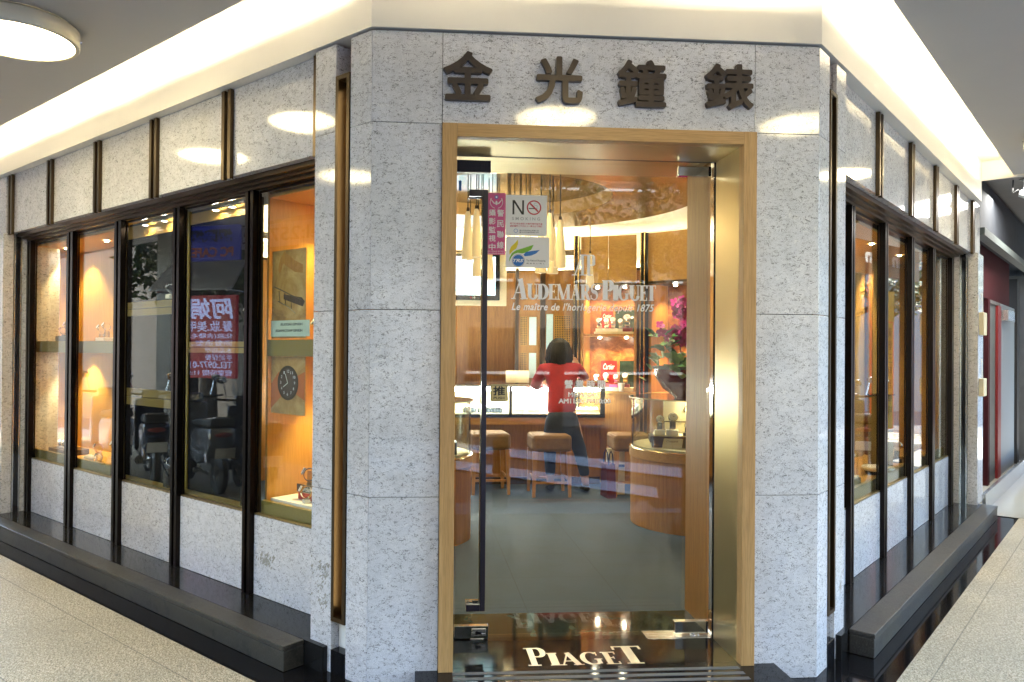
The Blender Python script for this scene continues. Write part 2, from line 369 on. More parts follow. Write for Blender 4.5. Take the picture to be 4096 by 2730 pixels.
# serif lettering drawn as pen strokes of changing width
def strip_quads(pts, ws):
    out = []; n = len(pts)
    for i, p in enumerate(pts):
        a = Vector(pts[max(i-1, 0)]); b = Vector(pts[min(i+1, n-1)]); t = (b-a).normalized(); nn = Vector((-t.y, t.x)); w = ws[i] if hasattr(ws, '__len__') else ws
        out.append((Vector(p)+nn*w/2, Vector(p)-nn*w/2))
    return out
def bowl(cx, cy, rx, ry, a0, a1, thick, thin, n=18):
    pts = []; ws = []
    for i in range(n+1):
        a = math.radians(a0+(a1-a0)*i/n); pts.append((cx+rx*math.cos(a), cy+ry*math.sin(a))); ws.append(thin+(thick-thin)*abs(math.cos(a))**1.3)
    return pts, ws
def glyph(ch, T=.19, t=.05):
    st = []; ln = lambda x0, y0, x1, y1, w: st.append(([(x0, y0), (x1, y1)], w)); sf = lambda x, y, w: st.append(([(x-w/2, y), (x+w/2, y)], t))
    if ch == 'I': ln(.2, 0, .2, 1, T); sf(.2, t/2, .4); sf(.2, 1-t/2, .4); wd = .4
    elif ch == 'A': ln(.1, 0, .42, 1, t*1.2); ln(.66, 0, .40, 1, T); ln(.2, .32, .6, .32, t); sf(.1, t/2, .24); sf(.66, t/2, .38); wd = .84
    elif ch == 'P': ln(.2, 0, .2, 1, T); sf(.2, t/2, .42); st.append(([(0, 1-t/2), (.42, 1-t/2)], t)); st.append(bowl(.40, .73, .2, .245, 90, -90, T, t)); ln(.25, .485, .42, .485, t); wd = .68
    elif ch == 'R': ln(.2, 0, .2, 1, T); sf(.2, t/2, .42); st.append(([(0, 1-t/2), (.42, 1-t/2)], t)); st.append(bowl(.38, .75, .19, .225, 90, -90, T, t)); ln(.25, .525, .4, .525, t); ln(.40, .52, .66, 0, T*.95); sf(.68, t/2, .22); wd = .8
    elif ch == 'D': ln(.2, 0, .2, 1, T); st.append(([(0, 1-t/2), (.34, 1-t/2)], t)); st.append(([(0, t/2), (.34, t/2)], t)); st.append(bowl(.30, .5, .37, .475, 90, -90, T, t, 24)); wd = .76
    elif ch == 'U': ln(.2, .3, .2, 1, T); sf(.2, 1-t/2, .4); sf(.66, 1-t/2, .26); ln(.66, .3, .66, 1, t*1.3); st.append(bowl(.43, .3, .23, .275, 180, 360, T*.9, t*1.6, 20)); wd = .78
    elif ch == 'E': ln(.2, 0, .2, 1, T); st.append(([(0, 1-t/2), (.58, 1-t/2)], t)); st.append(([(0, t/2), (.6, t/2)], t)); ln(.25, .52, .46, .52, t); ln(.46, .42, .46, .62, t); ln(.565, .8, .58, 1, t*1.2); ln(.60, .0, .585, .2, t*1.2); wd = .64
    elif ch == 'T': ln(.34, 0, .34, 1, T); sf(.34, t/2, .4); st.append(([(0, 1-t/2), (.68, 1-t/2)], t)); ln(.015, .8, .02, 1, t*1.2); ln(.665, .8, .66, 1, t*1.2); wd = .7
    elif ch == 'M': ln(.12, 0, .12, 1, t*1.3); ln(.14, 1, .47, .02, T); ln(.47, .02, .78, 1, t*1.2); ln(.82, 0, .82, 1, T); sf(.12, t/2, .24); sf(.82, t/2, .36); sf(.1, 1-t/2, .26); sf(.86, 1-t/2, .28); wd = 1.0
    elif ch == 'G': st.append(bowl(.42, .5, .33, .475, 52, 318, T, t, 30)); ln(.66, .08, .66, .42, T*.85); sf(.66, .42, .3); ln(.655, .72, .66, .98, t); wd = .84
    elif ch == 'S':
        pts = []; ws = []
        for i in range(25):
            u = i/24; a = math.radians(50+u*225) if u < .5 else None
            if u < .5: a = math.radians(40+(u/.5)*230); pts.append((.30+.19*math.cos(a), .745+.225*math.sin(a)))
            else: a = math.radians(90-((u-.5)/.5)*230); pts.append((.30+.22*math.cos(a), .27+.245*math.sin(a)))
            ws.append(t+(T-t)*math.exp(-((u-.5)/.2)**2))
        st.append((pts, ws)); ln(.47, .72, .475, .95, t); ln(.075, .05, .07, .3, t); wd = .6
    else: wd = .3
    return st, wd
def serif_word(name, letters, org, right, up, m, parent=None, extr=.001, **kw):
    # letters: list of (char, x, height, width) in metres along the line, optional slant
    mb = MB(); right = Vector(right).normalized(); up = Vector(up).normalized(); nr = right.cross(up); org = Vector(org); k = 0
    for ch, x, h, w, *rest in letters:
        T, t, sl = (rest+[.19, .05, 0])[0:3] if len(rest) >= 3 else (.19, .05, 0)
        st, wd = glyph(ch, T, t); sx = w/wd
        for pts, ws in st:
            q = strip_quads(pts, ws); k += 1; e = nr*(extr+.00004*(k % 9))
            for (a, b), (c, d) in zip(q, q[1:]):
                P3 = [org+right*(x+(v.x+sl*v.y)*sx)+up*(v.y*h) for v in (a, b, d, c)]
                if (P3[0]-P3[1]).length < 1e-6: continue
                try: mb.poly3(P3, e)
                except ValueError: pass
    return put(name, mb, m, parent, **kw)
# ================================================================== SETTING: ground, pavement, road
def miter(dl):    # the two front corners of an outline running parallel to the facades, dl metres outwards
    k = dl*math.tan(math.radians(22.5)); return Vector((-k, -dl, 0)), Vector((W+k, -dl, 0))
def band(name, d0, d1, z, m, far=14, zt=.004, which='LCR', **kw):
    a0, b0 = miter(d0); a1, b1 = miter(d1)
    far_l0, far_l1 = L.P(far, -d0, 0), L.P(far, -d1, 0); far_r0, far_r1 = R.P(far, -d0, 0), R.P(far, -d1, 0)
    mb = MB()
    if 'L' in which: mb.sheet([(p.x, p.y, z) for p in (far_l0, far_l1, a1, a0)])
    if 'C' in which: mb.sheet([(p.x, p.y, z) for p in (a0, a1, b1, b0)])
    if 'R' in which: mb.sheet([(p.x, p.y, z) for p in (b0, b1, far_r1, far_r0)])
    for f in mb.bm.faces:
        f.normal_update()
        if f.normal.z < 0: f.normal_flip()
    return put(name, mb, m, recalc=False, kind='structure', **kw)
mb = MB(); mb.sheet([(-300, -300, -.03), (300, -300, -.03), (300, 300, -.03), (-300, 300, -.03)]); put('ground', mb, M['asphalt'], recalc=False, kind='structure')
band('granite_border', -.30, .315, 0, M['black'])
band('pavement', .315, 3.15, 0.001, M['gr_l'], which='L'); band('dark_pavement', .3152, 3.15, 0.0002, M['black'], which='C'); band('pavement', .315, 3.15, 0.001, M['gr_r'], which='R')
band('pavement_edge', 3.15, 3.75, -.004, M['slab'])
mb = MB()
for y in (-3.84, -3.99): mb.sheet([(-2.5, y, -.022), (6, y-.05, -.022), (6, y-.01, -.022), (-2.5, y+.045, -.022)])
put('red_line', mb, M['redline'], recalc=False, kind='structure')
mb = MB()
for d, d2, e in ((3.30, 3.92, -2.3), (4.80, 5.6, -2.2)):
    mb.sheet([R.P(s_, -dd, -.0022) for s_, dd in ((-10, d), (e, d), (e-.35, d2), (-10, d2))])
put('zebra_crossing', mb, M['roadpaint'], recalc=False, kind='structure')
# ceiling of the arcade and its glowing cove
ZC = 3.432
mb = MB(); a0, b0 = miter(.28); a1, b1 = miter(3.3)
Lf, Rf = 12, 5.20
mb.prism([L.P(Lf, -.28, 0).xy, a0.xy, a1.xy, L.P(Lf, -3.3, 0).xy], ZC, ZC+.025); mb.prism([a0.xy, b0.xy, b1.xy, a1.xy], ZC, ZC+.025)
mb.prism([b0.xy, R.P(Rf, -.28, 0).xy, R.P(Rf, -3.3, 0).xy, b1.xy], ZC, ZC+.025)
put('arcade_ceiling', mb, M['ceil'], kind='structure')
mb = MB()                                                    # cove shell above: top, back
a2, b2 = miter(.62); a3, b3 = miter(-.2)
for q in ([L.P(Lf, -.62, 0), a2, a3, L.P(Lf, .2, 0)], [a2, b2, b3, a3], [b2, R.P(Rf, -.62, 0), R.P(Rf, .2, 0), b3]): mb.prism([p.xy for p in q], 3.602, 3.64)
mb.box(L, .26, Lf, -.66, -.62, ZC+.027, 3.64); mb.box(F, -.26, W+.26, -.66, -.62, ZC+.027, 3.64); mb.box(R, .26, Rf, -.66, -.62, ZC+.027, 3.64)
mb.box(R, Rf, Rf+.03, -.66, -.001, 3.41, 3.64)
put('ceiling_cove', mb, M['paint'], kind='structure')
mb = MB(); mb.box(R, Rf+.035, 14, -.45, -3.3, 3.60, 3.64); put('arcade_ceiling_beyond', mb, M['paint'], kind='structure')
# area lights aimed across the cove: long side along the facade
def cove_light(fr, s, length=.84, e=.42):
    d = bpy.data.lights.new('cove_light', 'AREA'); d.shape = 'RECTANGLE'; d.size = length; d.size_y = .025; d.energy = e; d.color = (1, .87, .62)
    o = bpy.data.objects.new('cove_light', d); COL.objects.link(o)
    p = fr.P(s, -.37, 3.485); tgt = fr.P(s, 0, 3.545); z = (p-tgt).normalized(); x = fr.u.normalized(); y = z.cross(x)
    m = Matrix((x, y, z)).transposed().to_4x4(); m.translation = p; o.matrix_world = m
for i in range(8): cove_light(L, .45+i*1.02)
for i in range(5): cove_light(R, .45+i*1.02)
for x in (.5, 1.75): cove_light(F, x, .9, .33)
# ================================================================== THE SHOP BUILDING
shop = thing('shop_building', label='corner watch shop clad in flecked pale marble with bronze window posts', cat='building')
def part(name, mb, m, par=None, **kw): return put(name, mb, m, par or shop, **kw)
G = .0015
def slab(fr, s0, s1, z0, z1, d=0, th=.022, name='marble_slab', m=None): return part(name, MB().box(fr, s0+G, s1-G, d, d+th, z0+G, z1-G), m or M['marble'], bevel=.0012)
ZJ = [0, .92, 1.83, 2.742, 3.19]
for k in range(4):
    slab(F, 0, .342, ZJ[k], ZJ[k+1]); slab(F, 1.916, W, ZJ[k], ZJ[k+1])
slab(F, .342, 1.916, 2.742, 3.19)
for fr, sg in ((L, 0), (R, 0)):
    e0, e1, e2 = ((.161, .272, .441) if fr is L else (.170, .294, .468))
    for k in range(4):
        slab(fr, 0, e0, ZJ[k], ZJ[k+1]); slab(fr, e1, e2, ZJ[k], ZJ[k+1])
    part('pier_core', MB().box(fr, e1+.004, e2-.004, .024, .22, 0, 3.19), M['marble'])
    part('niche_wall', MB().box(fr, e0-.02, e1+.02, .135, .16, 0, 3.19), M['wood'])
    part('niche_wall', MB().box(fr, e0-.03, e0-.004, .024, .134, 0, 3.19), M['wood']);
    part('niche_sill', MB().box(fr, e0+.002, e1-.002, -.004, .13, 0, .12), M['black'], bevel=.002)
    part('niche_panel', MB().box(fr, e0+.002, e1-.002, .05, .06, .121, .262), M['paint'])
    mb = MB(); c0, c1, zb, zt, w = e0+.002, e1-.002, .265, 3.02, .022
    mb.box(fr, c0, c0+w, -.006, .10, zb, zt); mb.box(fr, c1-w, c1, -.006, .10, zb, zt)
    mb.box(fr, c0+w, c1-w, -.0058, .10, zb+.0005, zb+w); mb.box(fr, c0+w, c1-w, -.0058, .10, zt-w, zt-.0005)
    fm = part('slot_frame', mb, M['bronze'])
    part('slot_back', MB().box(fr, c0+w, c1-w, .085, .095, zb+w, zt-w), M['wood'], fm)
    st_ = c0+w+.008 if fr is L else c1-w-.008
    if fr is L: part('light_tube', MB().tube([fr.P(st_, .045, zb+.06), fr.P(st_, .045, zt-.06)], .0035), M['tube'], fm, smooth=True)
    if fr is L: part('tube_cap', MB().tube([fr.P(st_, .045, zb+.032), fr.P(st_, .045, zb+.058)], .007), M['gold'], fm, smooth=True)
# backing behind the front slabs and header
part('wall_backing', MB().box(F, .02, .40, .026, .38, 0, 3.3).box(F, 1.93, W-.02, .026, .38, 0, 3.3).box(F, .41, 1.92, .026, .38, 2.68, 3.3), M['concrete'])
# fascia (white band over the stone) following the three facades
mb = MB(); A, B = miter(.012); A2, B2 = miter(-.16)
for q in ([L.P(Lf, -.012, 0), A, A2, L.P(Lf, .16, 0)], [A, B, B2, A2], [B, R.P(Rf, -.012, 0), R.P(Rf, .16, 0), B2]): mb.prism([p.xy for p in q], 3.20, 3.601)
part('fascia', mb, M['paint'])
# posts, panels, mullions, windows
UP = {'L': [.49, 1.355, 2.265, 3.145, 4.04, 4.93], 'R': [.51, 1.40, 2.335, 3.235, 4.18, 5.09]}
MU = {'L': [(.46, .50), (1.30, 1.385), (2.19, 2.28), (3.07, 3.18), (3.95, 4.07), (4.87, 4.96)], 'R': [(.48, .53), (1.33, 1.41), (2.21, 2.30), (3.09, 3.19), (3.96, 4.06), (4.90, 5.0)]}
for nm, fr in (('L', L), ('R', R)):
    up = UP[nm]; mu = MU[nm]
    for i in range(5):
        a = up[i]+(.03 if i else .02); b = up[i+1]-.03
        slab(fr, a-.02, b+.02, 2.672, 3.2, .06, .05, 'upper_marble_panel')
    slab(fr, up[5]+.012, up[5]+.22, 2.672, 3.2, .06, .05, 'upper_marble_panel')
    for i, c in enumerate(up):
        for off in ((-.034, .034) if i else (.0,)):
            part('panel_post', MB().box(fr, c+off-.016, c+off+.016, .034, .059, 2.655, 3.195), M['bronze'], bevel=.001)
    # header, soffit
    part('window_header', MB().box(fr, mu[0][0], mu[5][1], .112, .15, 2.645, 2.69).box(fr, mu[0][0]+.001, mu[5][1]-.001, .151, .190, 2.630, 2.688).box(fr, mu[0][0]+.002, mu[5][1]-.002, .191, .235, 2.612, 2.686), M['bronze'])
    part('header_backing', MB().box(fr, .46, 5.3, .24, .80, 2.70, 3.3).box(fr, .46, 5.3, .16, .24, 2.692, 3.3), M['concrete'])
    for i, (a, b) in enumerate(mu):
        w = (b-a)
        mb = MB().box(fr, a, a+w*.36, .1925, .236, .131, 2.6115).box(fr, b-w*.36, b, .1925, .236, .131, 2.6115).box(fr, a+w*.36, b-w*.36, .208, .236, .131, 2.611)
        part('window_mullion', mb, M['bronze_black'], bevel=.0012)
    for i in range(5):
        a, b = mu[i][1], mu[i+1][0]
        slab(fr, a+.002, b-.002, .131, .618, .222, .03, 'lower_marble_panel')
        part('sill_trim', MB().box(fr, a+.003, b-.003, .2245, .25, .6195, .628), M['brass_h'])
        fo = part('window_frame', MB().box(fr, a+.0005, a+.014, .2365, .246, .63, 2.61).box(fr, b-.014, b-.0005, .2362, .246, .63, 2.61).box(fr, a+.014, b-.014, .2364, .25, 2.595, 2.61), M['bronze_black'])
        part('pane', MB().box(fr, a+.002, b-.002, .2385, .2435, .6285, 2.608), M['glass'], fo)
    # ledge and plinth
    part('window_ledge', MB().box(fr, (.30 if fr is L else .32), 5.2, -.029, .226, .0, .130), M['black_ledge'])
# plinth stones outside (each could be lifted away)
for fr, nm, s0, s1 in ((L, 'left', .452, 8.0), (R, 'right', .458, 5.19)):
    t = thing('stone_plinth', label='long low dark stone plinth under the %s row of show windows' % nm, cat='plinth')
    put('stone_body', MB().box(fr, s0, s1, -.157, -.031, 0.001, .104), M['plinth'], t, bevel=.004)
    put('stone_cap', MB().box(fr, s0, s1, -.16, -.031, .1055, .131), M['plinth'], t, bevel=.004)
# far end returns of both window rows
for fr in (L, R):
    e = 4.965 if fr is L else 5.09
    part('return_wall', MB().box(fr, e, e+.03, -.0, .085, .131, 2.668), M['marble'])
    part('return_channel', MB().box(fr, e-.002, e+.03, .09, .155, .131, 2.668), M['steel']).data
    part('return_channel', MB().box(fr, e-.006, e-.0021, .103, .142, .131, 2.666), M['blackp'])
    part('return_wall', MB().box(fr, e, e+.03, .16, .21, .131, 2.668), M['marble'])
    for k in range(3): slab(fr, e+.032, e+.34, ZJ[k]+(.131 if k == 0 else 0), [.92, 1.83, 2.668][k], 0, .03)
    part('end_pier_core', MB().box(fr, e+.04, e+.34, .032, .5, 0, 3.19), M['marble'])
# dark front step with lettering
part('front_step', MB().box(F, .232, 2.03, -1.0, .024, 0, .078).box(F, .415, 1.855, .0245, .42, 0, .0785), M['black'])
mb = MB()
for k in range(3): mb.box(F, .412, 1.83, -.061-.061*k, -.032-.061*k, .0782, .0800)
part('grip_strip', mb, M['concrete'])
# wooden surround, brushed metal reveal
part('door_surround', MB().box(F, .343, .4145, -.03, .03, .079, 2.739), M['oak'], bevel=.002)
part('door_surround', MB().box(F, 1.8475, 1.915, -.03, .03, .079, 2.739), M['oak'], bevel=.002)
part('door_surround_top', MB().box(F, .415, 1.847, -.0298, .03, 2.674, 2.7385), M['oak_h'], bevel=.002)
part('door_reveal', MB().box(F, 1.849, 1.90, .031, .335, .079, 2.72), M['brass']); part('door_reveal', MB().box(F, .37, .4135, .031, .335, .079, 2.72), M['brass'])
part('door_reveal_soffit', MB().box(F, .415, 1.848, .031, .335, 2.674, 2.72), M['brass_h'])
part('door_post', MB().box(F, 1.853, 1.90, .336, .42, .079, 2.72), M['chrome']); part('door_post', MB().box(F, 1.846, 1.8525, .35, .356, .079, 2.69), M['blackp'])
part('inner_jamb', MB().box(F, 1.862, 1.91, .4205, .82, .079, 2.74), M['wood']); part('inner_jamb', MB().box(F, .37, .436, .4205, .82, .079, 2.74), M['wood'])
part('door_header', MB().box(F, .415, 1.852, .3355, .37, 2.683, 2.73).box(F, .415, 1.852, .4605, .82, 2.70, 2.73), M['brass_h'])
part('door_header_channel', MB().box(F, .415, 1.852, .3705, .46, 2.715, 2.74), M['bronze_black'])
# the door leaf
door = part('glass_door', MB().box(F, .444, 1.836, .405, .417, .098, 2.69), M['glass'])
part('pull_handle', MB().box(F, .575, .603, .36, .388, .24, 2.50).box(F, .502, .5748, .36, .388, .2405, .275).box(F, .502, .5748, .36, .388, 2.465, 2.4995).box(F, .502, .54, .3885, .4045, .242, .273).box(F, .502, .54, .3885, .4045, 2.467, 2.498), M['violet'], door, bevel=.0015)
part('pull_handle', MB().box(F, .575, .603, .437, .462, .24, 2.50).box(F, .502, .5748, .437, .462, .2405, .275).box(F, .502, .5748, .437, .462, 2.465, 2.4995).box(F, .502, .54, .4175, .4365, .242, .273).box(F, .502, .54, .4175, .4365, 2.467, 2.498), M['chrome'], door, bevel=.0015)
part('lock_fitting', MB().box(F, .441, .625, .392, .43, .083, .150), M['chrome'], door, bevel=.002)
part('lock_cylinder', MB().box(F, .535, .612, .386, .3915, .098, .138), M['steel'], door, bevel=.003)
part('keyhole', MB().tube([(.563, .3855, .117), (.563, .3835, .117)], .010, 14).box(F, .5635, .588, .3838, .3858, .110, .124), M['blackp'], door)
part('hinge_fitting', MB().box(F, 1.655, 1.842, .392, .43, .090, .155), M['chrome'], door, bevel=.002)
part('hinge_fitting', MB().box(F, 1.662, 1.845, .392, .43, 2.61, 2.665), M['chrome'], door, bevel=.002)
part('lock_fitting', MB().box(F, .436, .62, .392, .43, 2.60, 2.665), M['violet'], door, bevel=.002)
part('threshold_plate', MB().box(F, 1.49, 1.852, .345, .47, .0792, .0805), M['steel']); part('floor_pivot', MB().lathe((1.77, .405, .081), [(.028, 0), (.026, .004), (.018, .008)], 24), M['chrome'], smooth=True)
part('strike_plate', MB().box(F, .53, .60, .385, .42, .0792, .0815), M['steel'])
part('inner_sill', MB().box(F, .415, 1.861, .4205, .80, .04, .0785), M['gmarble'])
# upper storeys over the arcade, made extra tall to shade the street
mb = MB(); A, B = miter(3.35)
mb.prism([L.P(14, -3.35, 0).xy, A.xy, B.xy, R.P(14, -3.35, 0).xy], 3.66, 34); part('upper_floors', mb, M['concrete'])
mb = MB(); A, B = miter(3.30); A1, B1 = miter(3.35)
for q in ([L.P(14, -3.35, 0), A1, A, L.P(14, -3.30, 0)], [A1, B1, B, A], [B1, R.P(14, -3.35, 0), R.P(14, -3.3, 0), B]): mb.prism([p.xy for p in q], 3.44, 3.66)
part('arcade_beam', mb, M['concrete'])
# ================================================================== SIGN LETTERS AND PAPERS
sg = thing('shop_sign', (0, 0, 0), label='four raised dark bronze characters spaced out above the doorway', cat='sign')
for ch, x0, z0, x1, z1 in (('金', .344, 2.852, .585, 3.092), ('光', .796, 2.852, 1.031, 3.082), ('鐘', 1.206, 2.848, 1.451, 3.080), ('錶', 1.650, 2.849, 1.898, 3.076)):
    place_text('sign_letter', ch, (x0+.0055, -.006, z0+.0055), (1, 0, 0), (0, 0, 1), x1-x0-.011, z1-z0-.011, M['letter'], sg, .022, bold=.0055)
gy = .4043
def gsheet(name, x0, x1, z0, z1, m, parent=None, y=gy, th=.0006, r=0, **kw):
    if r:
        pts = []
        for cx, cz, a0 in ((x1-r, z1-r, 0), (x0+r, z1-r, 90), (x0+r, z0+r, 180), (x1-r, z0+r, 270)):
            for k in range(6): a = math.radians(a0+k*18); pts.append((cx+r*math.cos(a), y-th, cz+r*math.sin(a)))
        return put(name, MB().poly3(pts, (0, th, 0)), m, parent, **kw)
    return put(name, MB().box(F, x0, x1, y-th, y, z0, z1), m, parent, **kw)
def gtext(body, x0, x1, z0, z1, m, parent, y=gy-.0008, **kw):
    return place_text('printing', body, (x0, y, z0), (1, 0, 0), (0, 0, 1), x1-x0, z1-z0, m, parent, .0003, **kw)
def disc_xz(mb, cx, y, cz, r, n=28, r2=0):
    for k in range(n):
        a, b = 2*PI*k/n, 2*PI*(k+1)/n
        if r2: mb.poly3([(cx+r*math.cos(a), y, cz+r*math.sin(a)), (cx+r*math.cos(b), y, cz+r*math.sin(b)), (cx+r2*math.cos(b), y, cz+r2*math.sin(b)), (cx+r2*math.cos(a), y, cz+r2*math.sin(a))], (0, -.0002, 0))
    if not r2: mb.poly3([(cx+r*math.cos(2*PI*k/n), y, cz+r*math.sin(2*PI*k/n)) for k in range(n)], (0, -.0002, 0))
    return mb
M['pink'] = plain('magenta_sticker', (.62, .09, .26), .5, var=.06); M['ink'] = plain('black_ink', (.02, .02, .02), .5); M['greyink'] = plain('grey_ink', (.42, .42, .42), .5)
M['redink'] = plain('red_ink', (.50, .03, .05), .5); M['blueink'] = plain('blue_ink', (.02, .16, .50), .4); M['greenink'] = plain('green_ink', (.20, .47, .03), .4); M['yellowink'] = plain('yellow_ink', (.75, .60, .02), .4)
M['goldst'] = plain('gold_sticker', (.62, .50, .22), .35, .2)
t = thing('police_sticker', label='narrow magenta sticker with two columns of white characters and a crest', cat='sticker')
gsheet('sticker_sheet', .603, .702, 2.157, 2.492, M['pink'], t)
for i, ch in enumerate('警民聯線'): gtext(ch, .657, .693, 2.365-i*.058, 2.402-i*.058, M['paper'], t, bold=.0007)
for i, ch in enumerate('攝影監視中'): gtext(ch, .612, .648, 2.368-i*.0465, 2.402-i*.0465, M['paper'], t, bold=.0007)
gtext('02-2562-9772', .606, .692, 2.172, 2.178, M['paper'], t, shear=.2); gtext('04-2242-4413', .606, .692, 2.161, 2.167, M['paper'], t, shear=.2)
mb = MB()                                              # crest: wings, wreath, sun
for s_ in (-1, 1):
    for k in range(5): mb.tube([(.652+s_*.006, gy-.0012, 2.432), (.652+s_*(.018+.004*k), gy-.0012, 2.437+.006*k)], [.0022, .0008], 6)
    mb.tube([(.652+s_*.034*math.sin(a), gy-.0012, 2.442-.034*math.cos(a)) for a in [x*.25 for x in range(1, 10)]], .0016, 6)
mb.ball((.652, gy-.001, 2.438), (.006, .001, .012)); put('crest', mb, M['paper'], t)
put('crest_sun', disc_xz(MB(), .652, gy-.0008, 2.470, .010), M['blueink'], t); put('crest_sun', disc_xz(MB(), .652, gy-.0012, 2.470, .005), M['paper'], t)
t = thing('no_smoking_notice', label='white paper notice with big NO and a crossed cigarette in a red ring', cat='notice')
gsheet('notice_sheet', .703, .930, 2.262, 2.484, M['paper'], t)
mb = MB()
for x in (.740, .793): mb.box(F, x, x+.010, gy-.0012, gy-.0007, 2.378, 2.456)
mb.poly3([(.740, gy-.0007, 2.456), (.752, gy-.0007, 2.456), (.803, gy-.0007, 2.378), (.791, gy-.0007, 2.378)], (0, -.0007, 0)); put('printing', mb, M['ink'], t)
put('ring_symbol', disc_xz(MB(), .858, gy-.0009, 2.417, .040, 32, .033), M['redink'], t)
put('ring_bar', MB().poly3([(.833, gy-.0012, 2.437), (.839, gy-.0012, 2.443), (.884, gy-.0012, 2.398), (.878, gy-.0012, 2.392)], (0, -.0003, 0)), M['redink'], t)
put('cigarette_symbol', MB().box(F, .829, .864, gy-.001, gy-.0007, 2.409, 2.414).box(F, .868, .870, gy-.001, gy-.0007, 2.408, 2.415).box(F, .873, .875, gy-.001, gy-.0007, 2.408, 2.415), M['ink'], t)
put('smoke_symbol', MB().tube([(.872, gy-.001, 2.418), (.878, gy-.001, 2.426), (.870, gy-.001, 2.430), (.860, gy-.001, 2.426), (.857, gy-.001, 2.434), (.863, gy-.001, 2.443), (.872, gy-.001, 2.441)], .0011, 5), M['greyink'], t)
gtext('S M O K I N G', .738, .892, 2.347, 2.364, M['greyink'], t, offset=.012)
gtext('菸害防制法規定 於禁菸場所吸菸者', .727, .905, 2.323, 2.333, M['redink'], t, offset=.012); gtext('處新臺幣二千元以上一萬元以下罰鍰', .727, .905, 2.310, 2.320, M['redink'], t, offset=.012)
gtext('臺北市政府衛生局關心您', .779, .885, 2.288, 2.295, M['ink'], t); gtext('臺北市民當家熱線1999', .779, .885, 2.278, 2.285, M['ink'], t)
put('seal', disc_xz(MB(), .759, gy-.0009, 2.289, .011, 20, .009), M['blueink'], t)
t = thing('tax_refund_sticker', label='white rounded sticker with yellow green and blue swooshes over a blue ball', cat='sticker')
gsheet('sticker_sheet', .705, .944, 2.088, 2.257, M['paper'], t, r=.012)
def swoosh(pts, m, k):
    cx = [Vector((.705+(x-695)*.000482, gy-.0009-.00005*k, 2.088+(1064-y)*.000467)) for x, y in pts]
    put('swoosh', MB().poly3(cx, (0, -.0002, 0)), m, t)
swoosh([(738, 915), (735, 870), (755, 820), (800, 775), (833, 735), (833, 790), (815, 840), (775, 870)], M['yellowink'], 1)
swoosh([(733, 1000), (738, 950), (765, 895), (810, 862), (880, 840), (950, 815), (1012, 793), (985, 850), (930, 885), (880, 897), (830, 890), (790, 905), (760, 940)], M['greenink'], 2)
swoosh([(897, 912), (925, 880), (980, 868), (1082, 853), (1040, 895), (985, 920), (910, 930)], M['blueink'], 3)
put('ball_ring', disc_xz(MB(), .774, gy-.0009, 2.127, .0355, 28, .0325), M['greyink'], t); put('ball_symbol', disc_xz(MB(), .774, gy-.001, 2.127, .031, 28), M['blueink'], t)
gtext('TRS', .744, .803, 2.118, 2.136, M['paper'], t, y=gy-.0014, shear=.3, offset=.03)
gtext('Tax Refund Shopping', .818, .923, 2.121, 2.133, M['ink'], t); gtext('税 金 払 い 戻 し', .818, .921, 2.109, 2.116, M['ink'], t)
t = thing('push_plate', label='small gold square plate with a black border reading PUSH beside the handle', cat='sign')
gsheet('plate_sheet', .628, .723, 1.361, 1.453, M['goldst'], t, r=.008)
gtext('推', .644, .706, 1.394, 1.442, M['ink'], t, bold=.0016); gtext('PUSH', .645, .704, 1.372, 1.386, M['ink'], t, offset=.02)
mb = MB()
for b in ((.632, .719, 1.447, 1.449), (.632, .719, 1.365, 1.367), (.632, .634, 1.3671, 1.4469), (.717, .719, 1.3671, 1.4469)): mb.box(F, b[0], b[1], gy-.0011, gy-.0007, b[2], b[3])
put('plate_border', mb, M['ink'], t)
t = thing('small_blue_sticker', label='tiny blue sticker high on the glass at the left edge', cat='sticker'); gsheet('sticker_sheet', .447, .461, 2.50, 2.555, M['blueink'], t)
# brand lettering on the door glass
t = thing('door_lettering', label='big white serif brand lettering with monogram across the upper door glass', cat='lettering')
k = .00042
def capline(z, top, items, name):
    serif_word(name, items, (0, gy-.0006, z), (1, 0, 0), (0, 0, 1), M['white'], t, .0004)
capline(1.917, 0, [('A', .738, .111, .088, .24, .05, .06), ('U', .822, .085, .062, .26, .05, 0), ('D', .880, .085, .060, .26, .05, 0), ('E', .940, .085, .046, .26, .06, 0), ('M', .986, .085, .078, .2, .05, 0), ('A', 1.064, .085, .054, .24, .05, 0), ('R', 1.118, .085, .056, .26, .06, 0), ('S', 1.172, .088, .044, .24, .07, 0)], 'brand_word')
capline(1.917, 0, [('P', 1.238, .110, .060, .30, .05, 0), ('I', 1.300, .085, .028, .42, .06, 0), ('G', 1.330, .087, .058, .26, .06, 0), ('U', 1.388, .085, .060, .26, .05, 0), ('E', 1.448, .085, .042, .26, .06, 0), ('T', 1.490, .085, .050, .28, .05, 0)], 'brand_word')
mb = MB(); y = gy-.0006                             # monogram
def bar(p, i): mb.poly3([(x, y, z) for x, z in p], (0, -.0004-.00004*i, 0))
bar([(1.082, 2.051), (1.090, 2.051), (1.128, 2.162), (1.120, 2.162)], 0); bar([(1.122, 2.051), (1.136, 2.051), (1.136, 2.162), (1.122, 2.162)], 1); bar([(1.154, 2.051), (1.170, 2.051), (1.170, 2.162), (1.154, 2.162)], 2)
bar([(1.070, 2.051), (1.098, 2.051), (1.098, 2.057), (1.070, 2.057)], 3); bar([(1.112, 2.051), (1.186, 2.051), (1.186, 2.057), (1.112, 2.057)], 4); bar([(1.115, 2.159), (1.192, 2.159), (1.192, 2.165), (1.115, 2.165)], 5)
